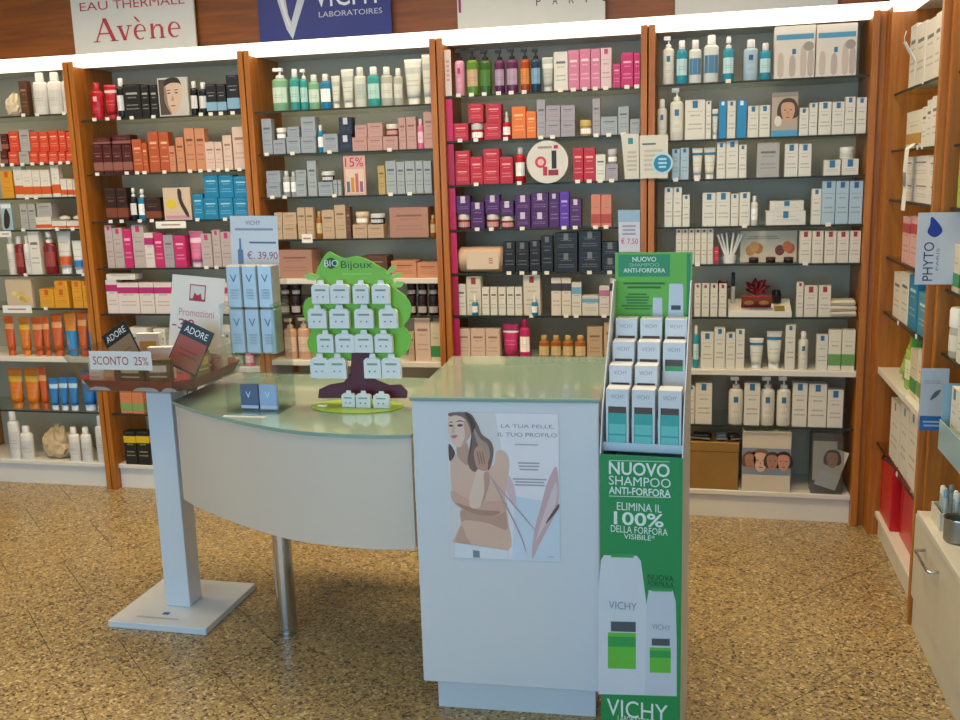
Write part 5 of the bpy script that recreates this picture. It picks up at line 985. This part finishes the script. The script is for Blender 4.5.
# leftmost bay odd items
def rock(label, x0, x1, yt_, bay, sh, c, name='crystal_bag', cat='bag'):
    a, z1 = yplane(x0, yt_); b, _ = yplane(x1, yt_); z0 = zsh(bay, sh)+.0004; W = b-a; H = z1-z0; rnd = random.Random(x1)
    bm = bmesh.new(); bmesh.ops.create_icosphere(bm, subdivisions=3, radius=.5)
    for v_ in bm.verts:
        n_ = 1+.16*math.sin(v_.co.x*17+v_.co.z*9)*math.cos(v_.co.y*13-v_.co.z*15)+rnd.uniform(-.05, .05)
        tz = v_.co.z+.5; v_.co = Vector((v_.co.x*W*n_*(1.12-.35*tz), v_.co.y*W*.7*n_*(1.1-.3*tz), max(v_.co.z*n_+.46, 0)*H/.98))
    me = bpy.data.meshes.new('rock'); bm.to_mesh(me); bm.free()
    o = thing(name, label, cat, ((a+b)/2, Y0+FRONT+W*.42, z0)); obj('lump', me, flat(c, .5, 0, .2, .25), o)
    obj('tie', lathe([(W*.09, H*.90), (W*.05, H*.97), (W*.12, H*1.04)], 10), flat('#d8cdb6'), o)
rock('cream crumpled bag on top shelf of leftmost bay at photo edge', 0, 17, 93, 'leftmost bay', 0, '#d3c2a6'); rock('beige crumpled cellophane bag on bottom board of leftmost bay', 33, 63, 428, 'leftmost bay', 8, '#c9b08a')
for i, (x, c) in enumerate(((62, '#d6cfc8'), (76, '#d6cfc8'))):
    a, _ = yplane(x, 225); o = thing('soap_bar', 'white oval soap bar lying on orange boxes, %s of two, leftmost bay' % ('left', 'right')[i], 'soap', (a, Y0+FRONT+.035, yplane(60, 221)[1]+.003)); obj('bar', lathe([(.012, 0), (.030, .006), (.030, .016), (.014, .022)], 18, 1, .7), flat(c, .3), o); obj('stamp', lathe([(.012, .022), (.010, .0232)], 14, 1, .7), flat('#e6e0da', .3), o)
# right wall odd items
o = thing('brand_flag', 'white hanging panel with vertical dark letters and blue leaf on right shelves', 'sign', (.672, 3.285, 1.222))
obj('panel', box(0, .128, 0, .003, 0, .228), flat('#cfd2d8', .4), o)
text('PHYTO', .022, .052, .012, .135, flat('#2b3350'), o, -.0006, PI/2); text('PARIS', .060, .068, .045, .115, flat('#6a7090'), o, -.0006, PI/2)
poly(smooth_pts([(.030, .165), (.052, .150), (.072, .165), (.068, .185), (.040, .215), (.036, .190)]), flat('#1d3f9a'), o, -.0006, 'leaf_emblem'); obj('bracket', box(.066, .075, .0035, .028, .10, .13), CHROME, o)
o = thing('promo_card', 'white card with blue foot clipped to right wall shelf', 'sign', (.700, 3.24, .752)); obj('sheet', box(0, .082, 0, .002, 0, .205), flat('#c9cfd6', .45), o)
rect(.001, .081, .0, .048, flat('#2c6cae'), o, -.0006, 'blue_foot'); text('DELICOL', .010, .058, .155, .166, flat('#7a9ab8'), o, -.0006); poly(smooth_pts([(.03, .10), (.05, .115), (.06, .135), (.045, .13), (.034, .115)]), flat('#5a6a70'), o, -.0006, 'feather_print'); lines(.008, .07, .01, .035, 2, flat('#9fc4e0'), o, -.0010)
obj('clip', box(.045, .057, .0025, .098, .02, .035), ACRYL, o)
o = thing('paper_strip', 'long white paper strip curling down from second shelf of right bay', 'paper', (XR0+.015, 3.86, 1.463))
path = [(.04, 0, .205), (.012, 0, .214), (-.012, .0, .195), (-.016, 0, .12), (-.012, 0, .05), (-.016, 0, -.03)]
v, f = [], []
for x, y_, z in path: v += [(x, -.035, z), (x, .035, z), (x+.0008, .035, z), (x+.0008, -.035, z)]
for i in range(len(path)-1):
    for k in range(4): f.append((4*i+k, 4*i+(k+1) % 4, 4*i+4+(k+1) % 4, 4*i+4+k))
obj('paper', mesh('ps', v, f), PAPER, o); obj('print', box(-.0172, -.0162, -.02, .02, .06, .11), flat('#8a8a86'), o)
o = thing('paper_tag', 'tilted white tag at end of top shelf in right bay', 'tag', (XR0+.004, 3.86, 1.985)); o.rotation_euler = (.5, 0, -PI/2); obj('tag', box(-.022, .022, -.001, .001, -.02, .06), PAPER, o); obj('thread', tube([(0, 0, .06), (.004, .006, .075), (.01, .02, .09)], .0012, 5), PAPER, o)
RB = flat('#c8141f', .35, 0, .2, .1)
for i, (ya, yb_, dx, hh, lab) in enumerate(((4.262, 4.02, -.0, .268, 'far'), (3.98, 3.44, .03, .268, 'near'))):
    o = thing('paper_bag', 'glossy red paper bag, %s one of two at the foot of right shelves' % lab, 'bag', (XR0+.045+dx, (ya+yb_)/2, .1105), -PI/2); hw = (ya-yb_)/2
    obj('body', box(-hw, hw, 0, .12, 0, hh, .003), RB, o); obj('gusset', prism([(-hw+.02, .02), (-hw+.022, .02), (-hw+.05, hh-.01), (-hw+.048, hh-.01)], -.0012, 0), flat('#7d0c16', .4), o)
    obj('handle', tube([(-.03, .02, hh), (-.026, -.012, hh+.014), (0, -.02, hh+.010), (.026, -.012, hh+.014), (.03, .02, hh)], .005, 6), flat('#d6d0c4' if i else '#1d1a1c', .4), o)
# drawer cabinet built into the foot of the right-edge bay
BW_ = flat('#cbc8b8', .3, 0, .2, .02)
yA, yB = 3.380, 2.402; cy = (yA+yB)/2; hw = (yA-yB)/2
o = thing('drawer_cabinet', 'white drawer cabinet with chrome handle at right edge', 'cabinet', (.737, cy, 0), -PI/2)
obj('body', box(-hw+.036, hw-.036, .0205, .33, 0, .4195), BW_, o)
obj('base_panel', box(-hw, hw, .008, .0195, 0, .108, .001), BW_, o)
d_ = obj('drawer_front', box(-hw, hw, 0, .0195, .118, .4195, .002), BW_, o)
hy = -hw+(yA-3.21)
obj('handle', tube([(hy, 0, .352), (hy, -.028, .350), (hy+.01, -.032, .350), (hy+.17, -.032, .350), (hy+.18, -.028, .350), (hy+.18, 0, .352)], .005, 8), CHROME, d_)
obj('worktop', box(-hw+.036, hw-.036, -.004, .335, .42, .442, .002), flat('#d6d3c6', .3, 0, .2, .02), o)
ZW = .4424
o = thing('sample_holder', 'white open box of clear tubes standing on the drawer cabinet', 'holder', (.80, 3.21, ZW), -PI/2)
for a in ((-.06, .06, -.04, -.037, 0, .06), (-.06, .06, .037, .04, 0, .06), (-.06, -.057, -.0368, .0368, 0, .06), (.057, .06, -.0368, .0368, 0, .06), (-.0568, .0568, -.0368, .0368, 0, .003)): obj('wall_panel', box(*a), flat('#d3d2c2', .4), o)
for i in range(6):
    q = thing('sample_tube', 'clear sample tube, %s in white holder on the drawer cabinet' % ORD[i+1], 'tube', (.785+.028*(i % 2), 3.255-.017*i, ZW+.0036), 0, 'clear sample tubes'); q.rotation_euler = ((.12, -.1, .05)[i % 3], 0, 0)
    obj('barrel', lathe([(.0065, 0), (.0075, .004), (.0075, .095)], 10), flat('#b5c2bf', .15), q); obj('cap', lathe([(.0078, .095), (.0078, .118), (.005, .122)], 10), flat(('#dfe4e2', '#6f97a8', '#c9d3d0')[i % 3], .3), q)
o = thing('tin_pot', 'grey metal pot beside sample holder on the drawer cabinet', 'pot', (.795, 3.07, ZW)); obj('pot', lathe([(.036, 0), (.042, .006), (.042, .075), (.039, .075), (.037, .006)], 20), flat('#8f8d80', .3, .5), o); obj('rim', lathe([(.0425, .072), (.0435, .075), (.0425, .078)], 20, cap=False), CHROME, o)
o = thing('blue_tray', 'pale blue acrylic front-lipped tray of white boxes at right edge', 'tray', (.705, 2.83, .76), -PI/2)
BA = flat('#8fb6c2', .2, 0, .3)
obj('floor_plate', box(-.17, .17, .004, .20, 0, .006), BA, o); obj('front_lip', box(-.17, .17, 0, .0038, 0, .09), BA, o)
for x in (-.17, .166): obj('side_plate', prism([(x, 0), (x+.004, 0), (x+.004, .20), (x, .20)], .0042, .18), BA, o)
obj('support', box(-.15, .15, .185, .3, -.02, -.0005), BA, o)
for i in range(4): product('b', 'wb', .07, .06, .19, (.76, 2.95-.075*i, .7668), -PI/2, 'white box with blue square, %s from left in pale blue tray' % ORD[i+1], 'boxes in the blue tray')
